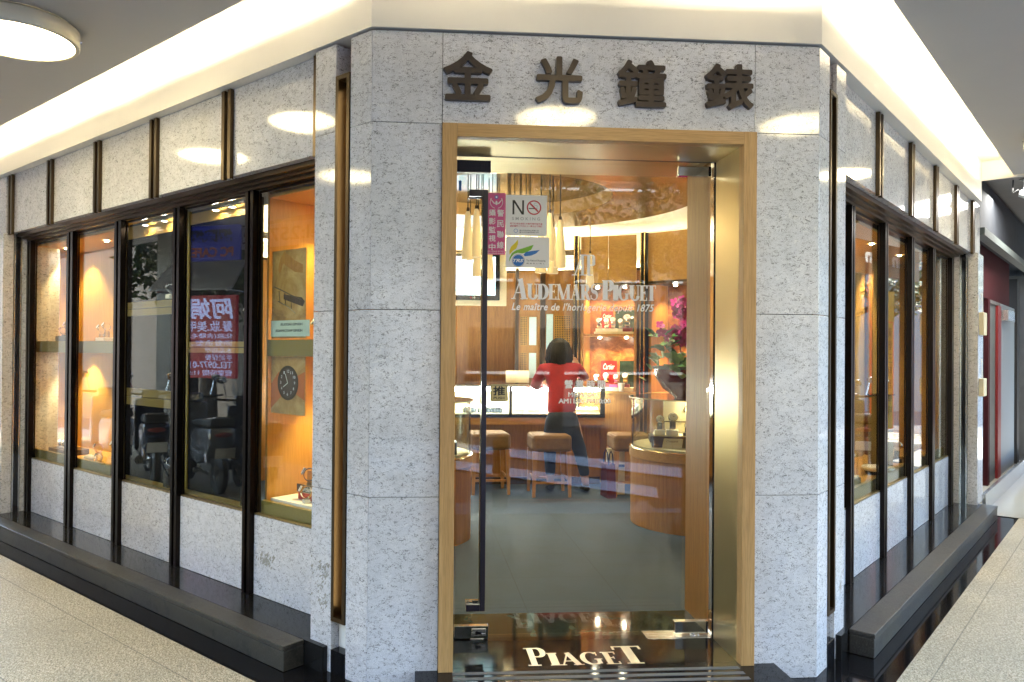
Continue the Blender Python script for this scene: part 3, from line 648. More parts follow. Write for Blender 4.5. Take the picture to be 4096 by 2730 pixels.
bar([(1.183, 2.112), (1.198, 2.112), (1.198, 2.158), (1.183, 2.164)], 6); bar([(1.171, 2.104), (1.190, 2.104), (1.198, 2.112), (1.171, 2.112)], 7); bar([(1.094, 2.085), (1.123, 2.085), (1.123, 2.091), (1.096, 2.091)], 8)
put('monogram', mb, M['white'], t)
gt = place_text('tag_line', "Le maître de l'horlogerie depuis 1875", (.741, y, 1.846), (1, 0, 0), (0, 0, 1), .788, .052, M['white'], t, .0003, shear=.28, spacing=1.12, bold=.0012)
t = thing('opening_hours_lettering', label='pale vinyl opening hours in three lines low on the glass', cat='lettering')
gtext('營 業 時 間', 1.035, 1.258, 1.434, 1.478, M['white'], t, bold=.0016); gtext('MON-SAT', 1.055, 1.223, 1.387, 1.412, M['white'], t, bold=.0010); gtext('AM11:00-PM10:00', 1.003, 1.288, 1.352, 1.376, M['white'], t, bold=.0013)
t = thing('step_lettering', label='pale serif brand name inlaid in the black entrance step', cat='lettering')
M['inlay'] = metal('pale_metal_inlay', (.78, .74, .66), .45)
serif_word('brand_word', [('P', .795, .228, .105, .2, .05, 0), ('I', .905, .155, .052, .3, .05, 0), ('A', .955, .155, .118, .2, .05, 0), ('G', 1.070, .158, .112, .2, .05, 0), ('E', 1.185, .155, .078, .24, .05, 0), ('T', 1.262, .228, .150, .22, .05, 0)],
           (0, .030, .0786), (1, 0, 0), (0, 1, 0), M['inlay'], t, .0006)
# old sticker residue on the stone
def residue(label, fr, s, z, w, h, d):
    random.seed(int(z*1000)); mb = MB()
    for k in range(34):
        a = s+random.gauss(0, .22)*w*1.2; b = z+random.gauss(0, .25)*h; pts = []; n = 6; el = random.uniform(.25, .6); tl = random.uniform(.5, 1.1)
        for j in range(n):
            an = 2*PI*j/n+random.uniform(-.3, .3); r = random.uniform(.5, 1)*random.choice((.5, .8, 1.2)); x_, z_ = r*w*.15*math.cos(an), r*w*.15*el*math.sin(an); pts.append(fr.P(a+x_*math.cos(tl)-z_*math.sin(tl), d, b-x_*math.sin(tl)-z_*math.cos(tl)))
        mb.poly3(pts, -fr.n*(.0003+.00001*k))
    return put('sticker_residue', mb, M['grime'], label=label, cat='stain')
residue('torn grey sticker residue on the lowest slab of the left pier, upper scrap', L, .36, .50, .12, .10, -.0002); residue('longer torn grey residue below another scrap on the left pier', L, .35, .375, .11, .15, -.0002)
residue('grey torn patch on the lower marble panel nearest the left pier', L, 1.17, .36, .15, .10, .2215)
residue('small dark scuff low on the right pier', R, .40, .37, .07, .07, -.0002)
# ================================================================== CEILING LAMPS
def lamp(x, y, label):
    t = thing('ceiling_lamp', (x, y, ZC), label=label, cat='ceiling lamp', group='round ceiling lamps of the arcade')
    mb = MB(); mb.lathe((0, 0, -.105), [(.292, .0), (.312, 0), (.315, .004), (.315, .085), (.29, .1049), (.285, .10), (.285, .012), (.292, 0)], 64, cap=False)
    put('lamp_rim', mb, M['lrim'], t, smooth=True)
    put('diffuser', MB().lathe((0, 0, -.100), [(.001, -.004), (.15, -.003), (.26, -.001), (.2915, .001), (.291, .004), (.001, .004)], 64), M['lamp'], t, smooth=True)
    for k in range(3): put('screw', MB().tube([(.312*math.cos(k*2.09+.5), .312*math.sin(k*2.09+.5), -.04), (.322*math.cos(k*2.09+.5), .322*math.sin(k*2.09+.5), -.04)], .006, 8), M['chrome'], t)
    return t
M['lrim'] = plain('champagne_lamp_rim', (.62, .58, .46), .4, .3)
lamp(-2.0, .68, 'big round lamp on the ceiling at the top left corner')
lamp(-3.1, 1.66, 'second round lamp along the left wing, mirrored in the marble above its windows')
lamp(-3.85, .45, 'round lamp of the outer left row, mirrored in the left pier')
lamp(1.22, -1.78, 'round lamp before the doorway, mirrored in the stone over the door')
lamp(3.05, -1.75, 'round lamp off the right corner, mirrored in the stone beside the sign')
lamp(5.45, 2.05, 'round lamp over the right pavement, mirrored in the right pier')
# ================================================================== WATCHES
M['silver'] = metal('watch_steel', (.80, .80, .80), .12, None, .05); M['dialw'] = plain('white_watch_dial', (.80, .80, .76), .3); M['dialk'] = plain('black_watch_dial', (.02, .02, .025), .25)
M['board'] = plain('black_felt_board', (.004, .004, .007), .9, spec=.1); M['orange'] = plain('orange_leather', (.50, .13, .02), .5); M['leather'] = plain('black_leather', (.02, .018, .017), .5); M['acrylic'] = glass_mat('clear_acrylic', (.9, .93, .95), 2.5); M['satin'] = plain('white_satin_cushion', (.80, .78, .72), .5)
def watch(name, loc, rz, label, strap='silver', dial='dialw', stand='paper', tilt=0, scale=1.0, group=None, base=(.045, .035, .02), square=False, bevel=True):
    t = thing(name, loc, rz, label=label, cat='watch', group=group); t.scale = (scale,)*3
    bh = base[2]; put('stand', MB().box(LOC, -base[0]/2, base[0]/2, -base[1]/2, base[1]/2, 0, bh), M[stand], t, bevel=.0015)
    cz = bh+.033; n = 28; mb = MB()                           # strap: an upright loop seen from the side and front
    for k in range(n):
        a, b = 2*PI*k/n, 2*PI*(k+1)/n
        w = lambda x: .0085+.0025*max(0, math.cos(x+PI/2+.5))
        def pt(x, r, sx): return Vector((sx*w(x), r*.92*math.cos(x), cz+r*math.sin(x)))
        mb.hexa([pt(a, .027, -1), pt(a, .030, -1), pt(a, .030, 1), pt(a, .027, 1), pt(b, .027, -1), pt(b, .030, -1), pt(b, .030, 1), pt(b, .027, 1)])
    put('strap', mb, M[strap], t)
    a = math.radians(148+tilt*0); c = Vector((0, .029*math.cos(a), cz+.031*math.sin(a))); nrm = Vector((0, math.cos(a), math.sin(a)*.9)).normalized()
    if square:
        x = Vector((1, 0, 0)); y = nrm.cross(x)
        cs = MB().poly3([c+x*(i*.014)+y*(j*.017) for i, j in ((-1, -1), (1, -1), (1, 1), (-1, 1))], nrm*.008); dl = MB().poly3([c+nrm*.0082+x*(i*.011)+y*(j*.0135) for i, j in ((-1, -1), (1, -1), (1, 1), (-1, 1))], nrm*.0006)
    else:
        cs = MB().tube([c-nrm*.001, c+nrm*.006, c+nrm*.008], [.0175, .0185, .0160], 24); dl = MB().tube([c+nrm*.0081, c+nrm*.0088], .0145, 24)
    put('case', cs, M['silver'], t); put('dial', dl, M[dial], t)
    x = Vector((1, 0, 0)); y = nrm.cross(x); hb = MB(); cc = c+nrm*.0092
    hb.tube([cc, cc+y*.009], .0006, 4).tube([cc, cc+x*.008+y*.003], .0006, 4); put('hands', hb, M['ink' if dial == 'dialw' else 'paper'], t)
    return t
RZL, RZR = math.radians(-45), math.radians(45)
def downlight(fr, s, d, z, group_, label, e=2.2, par=None, col=(1, .72, .32), cone=95):
    p = fr.P(s, d, z); t = thing('downlight', p, label=label, cat='downlight', group=group_)
    put('lamp_ring', MB().lathe((0, 0, -.006), [(.026, 0), (.036, 0), (.038, .005), (.036, .0058), (.024, .0055), (.026, 0)], 24, cap=False), M['chrome'], t, smooth=True)
    put('bulb', MB().lathe((0, 0, -.004), [(.001, -.003), (.016, 0), (.022, .002), (.001, .0025)], 16), M['spot'], t, smooth=True)
    light('SPOT', p-Vector((0, 0, .012)), e, col, p-Vector((0, 0, 1))+fr.n*.28, .012, spot=cone, blend=.55)
# ------------------------------------------------------------------ show windows
def showcase(fr, s0, s1, label, back='case_oak', bd=.76, shelf=1.60, deck=.62):
    t = thing('window_showcase', label=label, cat='showcase')
    put('back_panel', MB().box(fr, s0, s1, bd, bd+.02, .5, 2.70), M[back], t)
    put('side_panel', MB().box(fr, s0-.02, s0-.001, .31, bd+.02, .5, 2.70), M[back], t); put('side_panel', MB().box(fr, s1+.001, s1+.02, .31, bd+.02, .5, 2.70), M[back], t)
    put('case_ceiling', MB().box(fr, s0, s1, .31, bd-.001, 2.58, 2.60), M[back], t)
    put('deck', MB().box(fr, s0, s1, .30, bd-.001, .60, .66), M['case_oak'], t); put('deck_edge', MB().box(fr, s0, s1, .27, .2995, .60, .70), M['green'], t)
    if shelf:
        put('shelf', MB().box(fr, s0, s1, .32, bd-.001, shelf, shelf+.085), M['case_oak'], t); put('shelf_edge', MB().box(fr, s0, s1, .30, .3195, shelf-.008, shelf+.093), M['green'], t)
    return t
tA = showcase(L, 3.38, 5.35, 'oak lined lit showcase behind the two farthest left windows')
tC = showcase(L, .46, 1.295, 'oak lined lit showcase in the window nearest the left pier')
tR = showcase(R, .46, 4.95, 'oak lined showcase running behind all the right windows', shelf=None, bd=.80)
for fr, s, d, z, lb in ((L, 4.05, .52, 2.575, 'downlight in the ceiling of the second farthest left window'), (L, 4.9, .52, 2.575, 'downlight in the ceiling of the farthest left window'), (L, 4.0, .55, 1.598, 'downlight under the shelf of the second farthest left window'), (L, 4.85, .55, 1.598, 'downlight under the shelf of the farthest left window'), (L, 1.05, .52, 2.575, 'downlight in the ceiling of the window nearest the left pier'), (L, .98, .58, 1.598, 'downlight under the shelf nearest the left pier'),
                        (R, 2.2, .50, 2.575, 'downlight in the ceiling of the first right window'), (R, 3.1, .50, 2.575, 'downlight in the ceiling of the second right window'), (R, 4.1, .50, 2.575, 'downlight in the ceiling of the third right window')):
    downlight(fr, s, d, z, 'downlights in the show windows', lb, 3.6 if fr is L else 4.5)
# dark display boards in the second and third window
for s0, s1, lb, rows in ((1.50, 2.38, 'black backed display boards in the second left window', ((.63, 1.605), (1.685, 2.52))), (2.44, 3.34, 'black backed display boards in the third left window', ((.62, 1.188), (1.32, 1.888), (1.998, 2.50)))):
    t = thing('display_board', label=lb, cat='display board'); d0 = .362
    put('board_frame', MB().box(L, s0-.02, s1+.02, d0+.012, d0+.03, .5, 2.62), M['blackm'], t)
    for i, (z0, z1) in enumerate(rows):
        put('board', MB().box(L, s0+.035, s1-.035, d0, d0+.011, z0, z1), M['board'], t)
        if i: put('trim_rail', MB().box(L, s0+.034, s1-.034, d0-.006, d0+.0115, rows[i-1][1]+.002, (rows[i-1][1]+z0)/2-.003).box(L, s0+.034, s1-.034, d0-.004, d0+.0115, (rows[i-1][1]+z0)/2+.003, z0-.002), M['green'], t)
    for q in (s0, s1-.033): put('trim_post', MB().box(L, q, q+.033, d0-.008, d0+.0117, .60, 2.62), M['green'], t)
    put('top_board', MB().box(L, s0+.034, s1-.034, d0, d0+.0113, rows[-1][1]+.003, 2.60), M['case_oak'], t)
    put('deck', MB().box(L, s0, s1, .27, d0-.009, .60, .63), M['green'], t)
for s, z, lb in ((1.72, 2.575, 'right bulb of the pair in the second left window'), (1.92, 2.575, 'left bulb of the pair in the second left window'), (2.62, 2.575, 'downlight in the third left window, right one'), (2.92, 2.575, 'downlight in the third left window, left one')):
    p = L.P(s, .31, z); t = thing('downlight', p, label=lb, cat='downlight', group='downlights in the show windows')
    put('lamp_ring', MB().lathe((0, 0, -.006), [(.026, 0), (.036, 0), (.038, .005), (.036, .0058), (.024, .0055), (.026, 0)], 24, cap=False), M['chrome'], t, smooth=True)
    put('bulb', MB().lathe((0, 0, -.004), [(.001, -.003), (.016, 0), (.022, .002), (.001, .0025)], 16), M['spot'], t, smooth=True)
# plinth blocks carrying watches
def block(fr, s, d, z0, w, dp, h, m, label, name='display_block', cat='display block'):
    return put(name, MB().box(fr, s-w/2, s+w/2, d-dp/2, d+dp/2, z0, z0+h), m, label=label, cat=cat, bevel=.002)
block(L, 1.50, .31, .631, .075, .07, .17, M['blackp'], 'lower black pedestal block in the second left window'); block(L, 1.50, .31, .8015, .055, .05, .12, M['blackm'], 'smaller black block stacked on the pedestal in the second window')
watch('wristwatch', L.P(1.50, .31, .922), RZL-.5, 'steel watch on the black pedestal low in the second window', dial='dialk', stand='blackp', base=(.03, .03, .01), square=True)
block(L, 1.50, .31, 1.70, .05, .05, .12, M['blackm'], 'black block on the shelf of the second left window'); watch('wristwatch', L.P(1.50, .31, 1.821), RZL-.5, 'big steel watch high in the second left window', stand='blackp', base=(.03, .03, .01), scale=1.15)
block(L, 2.50, .31, .631, .07, .07, .14, M['blackp'], 'black pedestal block at the corner of the third left window'); watch('wristwatch', L.P(2.50, .31, .772), RZL-.5, 'steel watch on the pedestal in the third left window', dial='dialk', stand='blackp', base=(.03, .03, .01))
block(L, 2.55, .325, 2.0, .06, .05, .03, M['paper'], 'pale block on the top rail of the third left window'); watch('wristwatch', L.P(2.55, .325, 2.031), RZL-.5, 'silver watch on the top rail in the third window', stand='acrylic', base=(.03, .03, .01))
# nearest window: white tray, red box, two watches, poster
block(L, 1.02, .42, .661, .50, .20, .05, M['paper'], 'low white tray in the window nearest the left pier', 'display_tray', 'tray')
block(L, .98, .46, .7115, .26, .10, .045, M['red'], 'red box on the white tray near the left pier', 'gift_box', 'box'); block(L, .99, .46, .757, .26, .11, .05, M['steel'], 'grey box with script lettering on the red box', 'gift_box', 'box')
place_text('box_lettering', 'Cartier', L.P(1.09, .4045, .768), -L.u, (0, 0, 1), .12, .026, M['paper'], None, .0004, shear=.3, label='white script lettering on the grey box by the left pier', cat='lettering')
put('display_screen', MB().box(L, .60, 1.22, .56, .575, .661, .86), M['case_oak'], label='low oak screen behind the white tray', cat='screen')
watch('wristwatch', L.P(1.05, .45, .808), RZL-.6, 'rectangular steel watch on the stacked boxes by the left pier', strap='leather', stand='acrylic', base=(.03, .03, .008), square=True, scale=1.35)
watch('wristwatch', L.P(.96, .36, .712), RZL-.3, 'steel watch lower on the white tray edge by the pier', stand='paper', base=(.03, .03, .02), square=True, scale=1.25)
watch('wristwatch', L.P(.87, .38, 1.694), RZL-.5, 'steel watch on the shelf nearest the left pier', stand='acrylic', base=(.03, .03, .02), scale=1.5, dial='dialw')
watch('wristwatch', L.P(.80, .345, 1.694), RZL-.2, 'smaller steel watch at the front of the shelf by the left pier', stand='acrylic', base=(.03, .03, .008), scale=1.2, dial='dialk')
def poster_mat():
    m, t, b = nt('sepia_poster_print'); co = coords(t); a = noise(t, co, 5, 5, .65, .6); c = ramp(t, a, [(.30, (.20, .09, .02)), (.5, (.42, .24, .07)), (.7, (.60, .42, .18))]); t.links.new(c, b.inputs['Base Color']); b.inputs['Roughness'].default_value = .35; return m
M['poster'] = poster_mat(); M['cyanp'] = plain('pale_cyan_print', (.52, .66, .62), .4, var=.08)
t = thing('hanging_poster', label='tall sepia poster with an aircraft sketch and a pale band in the left window', cat='poster')
pd = .312; P0 = .92
put('poster_sheet', MB().box(L, P0, 1.265, pd, pd+.002, 1.70, 2.24), M['poster'], t); put('poster_sheet', MB().box(L, P0, 1.265, pd, pd+.002, 1.24, 1.59), M['poster'], t)
put('poster_band', MB().box(L, P0-.04, 1.27, pd-.002, pd-.0005, 1.712, 1.81), M['cyanp'], t)
for i, w_ in enumerate((.22, .27)): place_text('printing', ['HERMES SADDLER', 'HERMES WATCHMAKER'][i], L.P(.95, pd-.003, 1.778-i*.038), L.u, (0, 0, 1), w_, .016, M['ink'], t, .0003)
mb = MB()
mb.tube([L.P(1.24, pd, 2.02), L.P(1.16, pd, 1.995), L.P(1.06, pd, 1.96), L.P(.96, pd, 1.93)], .0035, 5).tube([L.P(1.20, pd, 1.93), L.P(1.10, pd, 1.895), L.P(1.02, pd, 1.85)], .0035, 5)
for s_ in (1.19, 1.13, 1.07): mb.tube([L.P(s_, pd, 2.005-(1.24-s_)*.25), L.P(s_-.01, pd, 1.925-(1.2-s_)*.35)], .0028, 5)
mb.poly3([L.P(1.14, pd-.0005, 1.97), L.P(1.14, pd-.0005, 1.94), L.P(.95, pd-.0005, 1.89), L.P(.93, pd-.0005, 1.92), L.P(.96, pd-.0005, 1.945)], -L.n*.001); put('aircraft_print', mb, M['wood_dark'], t)
put('horse_print', MB().poly3([L.P(a_, pd-.0006, z_) for a_, z_ in ((1.20, 2.12), (1.185, 2.10), (1.165, 2.125), (1.15, 2.16), (1.10, 2.135), (1.03, 2.10), (.95, 2.09), (.95, 2.14), (1.03, 2.17), (1.09, 2.205), (1.13, 2.225), (1.14, 2.235), (1.15, 2.22), (1.18, 2.19), (1.195, 2.15))], -L.n*.0006), M['wood'], t)
def lring(cs, cz, r, r2, m, name, d=.3112, n=36):
    mb = MB()
    for k in range(n):
        a, b = 2*PI*k/n, 2*PI*(k+1)/n
        mb.poly3([L.P(cs+r*math.cos(a), d, cz+r*math.sin(a)), L.P(cs+r*math.cos(b), d, cz+r*math.sin(b)), L.P(cs+r2*math.cos(b), d, cz+r2*math.sin(b)), L.P(cs+r2*math.cos(a), d, cz+r2*math.sin(a))], -L.n*.0006)
    put(name, mb, m, t)
lring(1.09, 1.43, .105, .090, M['bronze'], 'dial_rim_print'); lring(1.09, 1.43, .0899, .002, M['wood_dark'], 'dial_print', .3114)
for k, nn in enumerate(('12', '11', '10', '9', '8', '7', '6', '5', '4', '3', '2', '1')):
    a = PI/2+2*PI*k/12; place_text('numeral_print', nn, L.P(1.09+.070*math.cos(a)+.008, .3106, 1.43+.070*math.sin(a)-.007), -L.u, (0, 0, 1), .011*len(nn), .017, M['paper'], t, .0003)
put('hand_print', MB().tube([L.P(1.09, .310, 1.43), L.P(1.115, .310, 1.485)], .0025, 5).tube([L.P(1.09, .310, 1.43), L.P(1.135, .310, 1.405)], .0025, 5), M['paper'], t)
put('strap_print', MB().poly3([L.P(1.18, .3116, 1.50), L.P(1.262, .3116, 1.42), L.P(1.262, .3116, 1.27), L.P(1.15, .3116, 1.35)], -L.n*.0005).poly3([L.P(1.01, .3116, 1.47), L.P(.925, .3116, 1.50), L.P(.925, .3116, 1.33), L.P(1.02, .3116, 1.37)], -L.n*.0005), M['orange'], t)
# two far left windows
put('display_tray', MB().box(L, 4.45, 4.85, .36, .56, .661, .71), M['wood_dark'], label='dark tray of watches in the farthest left window', cat='tray', bevel=.002)
for i, (s, rz_) in enumerate(((4.76, .6), (4.66, .2), (4.56, -.3))): watch('wristwatch', L.P(s, .44, .711), RZL+rz_, ('farthest', 'middle', 'nearest')[i]+' watch on the dark tray in the farthest left window', stand='paper', base=(.03, .03, .006), scale=1.1)
watch('wristwatch', L.P(3.93, .42, .661), RZL-.4, 'orange strapped watch leaning low in the second farthest window', strap='orange', stand='acrylic', base=(.04, .04, .06), scale=1.25)
watch('wristwatch', L.P(3.70, .46, .661), RZL-.1, 'steel watch on tall clear stand low in the second farthest window', stand='acrylic', base=(.045, .045, .09), scale=1.25)
watch('wristwatch', L.P(3.78, .36, .661), RZL-.8, 'black dial watch lying low in front of clear stands', dial='dialk', stand='acrylic', base=(.07, .05, .02), scale=1.1)
put('satin_cushion', MB().ball(L.P(4.0, .37, .69), (.05, .03, .032), 14, 8), M['satin'], label='small white satin cushion under the orange watch', cat='cushion', smooth=True)
block(L, 3.92, .45, 1.694, .16, .08, .03, M['paper'], 'pale slab on the shelf of the second farthest window'); block(L, 4.72, .45, 1.694, .22, .10, .05, M['concrete'], 'grey slab on the shelf of the farthest left window')
watch('wristwatch', L.P(3.97, .45, 1.725), RZL-.1, 'steel watch on the pale slab, left of a pair', stand='acrylic', base=(.04, .03, .03), scale=1.15); watch('wristwatch', L.P(3.87, .45, 1.725), RZL-.1, 'steel watch on the pale slab, right of a pair', stand='acrylic', base=(.04, .03, .045), scale=1.15)
watch('wristwatch', L.P(4.78, .45, 1.745), RZL-.3, 'dark watch on the grey slab, left of a pair', dial='dialk', strap='leather', stand='blackp', base=(.04, .03, .01), scale=1.1); watch('wristwatch', L.P(4.68, .45, 1.745), RZL-.3, 'blue dial watch on grey slab, right of a pair', dial='blueink', stand='acrylic', base=(.04, .03, .05), scale=1.1)
# right windows
block(R, 1.93, .40, .661, .30, .16, .07, M['green'], 'green block on the deck of the first right window')
block(R, 1.93, .40, .7315, .28, .14, .012, M['cream'], 'cream pad on the green block in the first right window', 'display_pad', 'pad')
for i, (s, d) in enumerate(((1.86, .37), (1.95, .38), (2.02, .43))): put('satin_cushion', MB().ball(R.P(s, d, .785), (.035, .035, .045), 14, 8), M['satin'], label=('left', 'middle', 'right')[i]+' white satin cushion on the cream pad', cat='cushion', group='white cushions on the cream pad', smooth=True)
t = thing('round_tray', R.P(2.82, .38, .661), label='round white dish with a black foot in the second right window', cat='dish')
put('foot', MB().lathe((0, 0, 0), [(.09, 0), (.10, .02), (.09, .028)], 32), M['blackp'], t, smooth=True); put('dish', MB().lathe((0, 0, .0285), [(.10, 0), (.125, .02), (.12, .035), (.06, .028), (.001, .026)], 40), M['satin'], t, smooth=True)
block(R, 3.25, .46, .661, .16, .16, .62, M['green'], 'tall green pedestal in the third right window', 'display_pedestal', 'pedestal'); block(R, 3.25, .46, 1.2815, .18, .18, .012, M['blackp'], 'black pad on the tall green pedestal', 'display_pad', 'pad')
watch('wristwatch', R.P(3.25, .44, 1.294), RZR, 'gold strapped watch on the tall green pedestal', strap='gold', stand='blackp', base=(.04, .03, .05), scale=1.2); watch('wristwatch', R.P(3.75, .44, .70), RZR, 'steel watch low in the third right window', stand='blackp', base=(.04, .03, .05), scale=1.2)
block(R, 3.75, .44, .661, .2, .12, .038, M['blackp'], 'black pad on the deck in the third right window', 'display_pad', 'pad')
# ================================================================== INTERIOR
ZF = .078
mb = MB(); mb.prism([(.30, .801), (1.93, .801), (6.6, 5.5), (6.6, 9), (-6.5, 9), (-6.5, 7.6)], .03, ZF); put('shop_floor', mb, M['carpet'], kind='structure')
RC = Vector((1.0, 3.05, 0)); RR = 3.62
def arcwall(name, r0, r1, z0, z1, a0, a1, m, n=48, par=None):
    mb = MB()
    for k in range(n):
        a, b = math.radians(a0+(a1-a0)*k/n), math.radians(a0+(a1-a0)*(k+1)/n)
        p = lambda r, x, z: RC+Vector((r*math.cos(x), r*math.sin(x), z))
        mb.hexa([p(r0, a, z0), p(r1, a, z0), p(r1, b, z0), p(r0, b, z0), p(r0, a, z1), p(r1, a, z1), p(r1, b, z1), p(r0, b, z1)])
    bmesh.ops.remove_doubles(mb.bm, verts=mb.bm.verts, dist=1e-5)
    return part(name, mb, m, par, smooth=True)
arcwall('interior_wall', RR, RR+.05, ZF, 2.70, 6, 157, M['wood']); arcwall('wall_cornice', RR-.02, RR+.05, 2.701, 2.735, 6, 157, M['wood_dark']); arcwall('cove_wall', RR+.10, RR+.15, 2.736, 3.25, 8, 156, M['paint'])
part('interior_ceiling', MB().prism([(.3, .83), (1.95, .83), (6.6, 5.4), (6.6, 9), (-6.5, 9), (-6.5, 7.5)], 3.20, 3.24), M['paint'])
part('entry_soffit', MB().prism([(.30, .825), (1.94, .825), (2.1, .95), (.2, .95)], 2.742, 2.90), M['wood_h'])
M['tan'] = plain('tan_ceiling_panel', (.36, .245, .13), .16, var=.06, scale=2)
M['tan2'] = plain('brown_raised_ceiling', (.15, .105, .06), .12, var=.05, scale=2)
def ringdisc(name, c, r0, r1, z0, z1, m, n=72):
    mb = MB(); c = Vector(c)
    mb.lathe(c, [(r0, z0), (r1, z0), (r1, z1), (r0, z1), (r0, z0)], n, cap=False); return part(name, mb, m, smooth=True)
ringdisc('ceiling_disc', (.98, 2.95, 0), .95, 1.72, 2.98, 3.03, M['tan'])
part('raised_ceiling', MB().lathe((.98, 2.95, 3.10), [(.001, 0), (1.1, 0), (1.1, .02), (.001, .02)], 48), M['tan2'])
ringdisc('disc_rim', (.98, 2.95, 0), .935, .949, 2.98, 3.10, M['tan'])
part('cove_strip', MB().lathe((.98, 2.95, 0), [(1.55, 3.031), (1.58, 3.031), (1.58, 3.05), (1.55, 3.05), (1.55, 3.031)], 64, cap=False), M['cove'])
arcwall('cove_strip', RR+.055, RR+.085, 2.72, 2.74, 20, 150, M['cove'])
arcwall('cove_beam', RR-.55, RR-.20, 2.86, 2.93, 62, 150, M['tan2']); arcwall('cove_strip', RR-.32, RR-.29, 2.935, 2.955, 64, 148, M['cove'])
for i, (x, y) in enumerate(((-.3, 3.2), (2.3, 3.4), (1.0, 4.6), (1.0, 1.8), (2.2, 4.5))): light('SPOT', (x, y, 2.96), 4.2, (1, .74, .38), (x, y, 0), .05, spot=110, blend=.8, name='ceiling_fill_light')  # added warm fill for the shop, without fixtures
light('SPOT', (2.45, 2.55, 2.94), 9, (1, .90, .72), (2.65, 3.0, 1.5), .03, spot=50, blend=.6, name='flower_fill_light')  # added fill to brighten the orchids, no fixture there
light('POINT', (.95, 3.2, 2.75), 2.0, (1, .76, .40), size=.15, name='room_fill_glow')  # added warm fill for the whole room, away from the pendants
# pendant lamps
M['pend'] = plain('glowing_pendant_glass', (.50, .38, .20), .4, emit=(1, .72, .34), es=.035); M['pendlow'] = emis('pendant_bulb_glow', (1, .80, .45), .35)
px_ = [(1082, 480, 'leftmost'), (1096, 472, 'second from the left'), (1118, 495, 'third from the left'), (1136, 505, 'fourth from the left, partly behind the magenta sticker'), (1150, 512, 'fifth from the left'), (1262, 492, 'third from the right'), (1277, 505, 'second from the right'), (1236, 515, 'fourth from the right'), (1296, 495, 'rightmost')]
pend = None
for i, (x, y, zt, lb) in enumerate(((.60, 2.0, 2.68, 'leftmost of the pendant lamps'), (.665, 2.0, 2.70, 'second pendant lamp from the left'), (.70, 2.25, 2.58, 'third pendant lamp, seen just right of the handle'), (.79, 2.35, 2.56, 'pendant lamp behind the magenta sticker'), (1.17, 2.1, 2.60, 'fourth pendant lamp from the right'), (1.22, 2.0, 2.68, 'tallest pendant lamp right of the papers'), (1.27, 2.15, 2.60, 'second pendant lamp from the right'), (1.30, 2.0, 2.63, 'rightmost pendant lamp of the front cluster'), (2.05, 4.3, 2.68, 'small far pendant lamp above the monogram'))):
    if pend is None:
        pend = thing('pendant_lamp', (x, y, zt), label='', cat='pendant lamp', group='glass pendant lamps in the shop')
        put('shade', MB().lathe((0, 0, -.36), [(.045, 0), (.044, .06), (.030, .22), (.020, .34), (.012, .36), (.009, .355), (.017, .33), (.027, .22), (.041, .06), (.042, 0), (.045, 0)], 20, cap=False), M['pend'], pend, smooth=True)
        put('bulb', MB().lathe((0, 0, -.33), [(.001, 0), (.032, .01), (.030, .07), (.001, .09)], 14), M['pendlow'], pend, smooth=True)
        put('shade_base', MB().lathe((0, 0, -.362), [(.001, 0), (.040, 0), (.040, .004), (.001, .004)], 16), M['pend'], pend)
        put('cord', MB().tube([(0, 0, 0), (0, 0, .45)], .0045, 6), M['blackm'], pend); c = pend; c['label'] = lb
        put('cord_clip', MB().lathe((0, 0, 0), [(.012, -.003), (.012, .02), (.006, .03)], 12), M['bronze'], pend)
    else: c = dup(pend, (x, y, zt), label=lb)
# extra cords hanging from the raised ceiling
t = thing('cord_cluster', label='row of thin dark cords hanging from the raised round ceiling', cat='cords')
for i, x in enumerate((.63, .72, .735, .80, .84, .86, .92, .935, .95, .97, 1.02, 1.035, 1.06, 1.09, 1.11)): put('cord', MB().tube([(x, 2.15+.05*(i % 3), 2.45), (x, 2.15+.05*(i % 3), 3.09)], .0035, 5), M['blackm'], t)
# television on the back wall
t = thing('wall_television', label='black flat television with a bright screen in a cream frame', cat='television')
ty = 5.75
put('frame', MB().box(F, .30, 1.33, ty, ty+.04, 2.20, 2.86), M['cream'], t); put('casing', MB().box(F, .36, 1.24, ty-.05, ty-.001, 2.265, 2.83), M['blackp'], t, bevel=.006)
def screen():
    m = bpy.data.materials.new('television_picture'); m.use_nodes = True; tt = m.node_tree; tt.nodes.clear(); o = tt.nodes.new('ShaderNodeOutputMaterial'); e = tt.nodes.new('ShaderNodeEmission')
    v = N(tt, 'TexVoronoi', Scale=11.0); tt.links.new(coords(tt, (1, 1, 1.4)), v.inputs['Vector']); n = noise(tt, coords(tt), 6, 4, .7)
    c = ramp(tt, n, [(.35, (.05, .16, .20)), (.47, (.45, .75, .85)), (.55, (.95, 1, 1)), (.7, (.3, .5, .6))]); c = mixc(tt, .3, c, v.outputs['Color']); tt.links.new(c, e.inputs[0]); e.inputs[1].default_value = .28; tt.links.new(e.outputs[0], o.inputs[0]); return m
M['screen'] = screen()
put('screen', MB().box(F, .40, 1.185, ty-.0525, ty-.0503, 2.325, 2.80), M['screen'], t)
place_text('logo', 'LG', (.90, ty-.0515, 2.287), (1, 0, 0), (0, 0, 1), .035, .020, M['paper'], t, .001); put('logo_disc', MB().tube([(.885, ty-.0505, 2.297), (.885, ty-.0525, 2.297)], .012, 14), M['redink'], t)
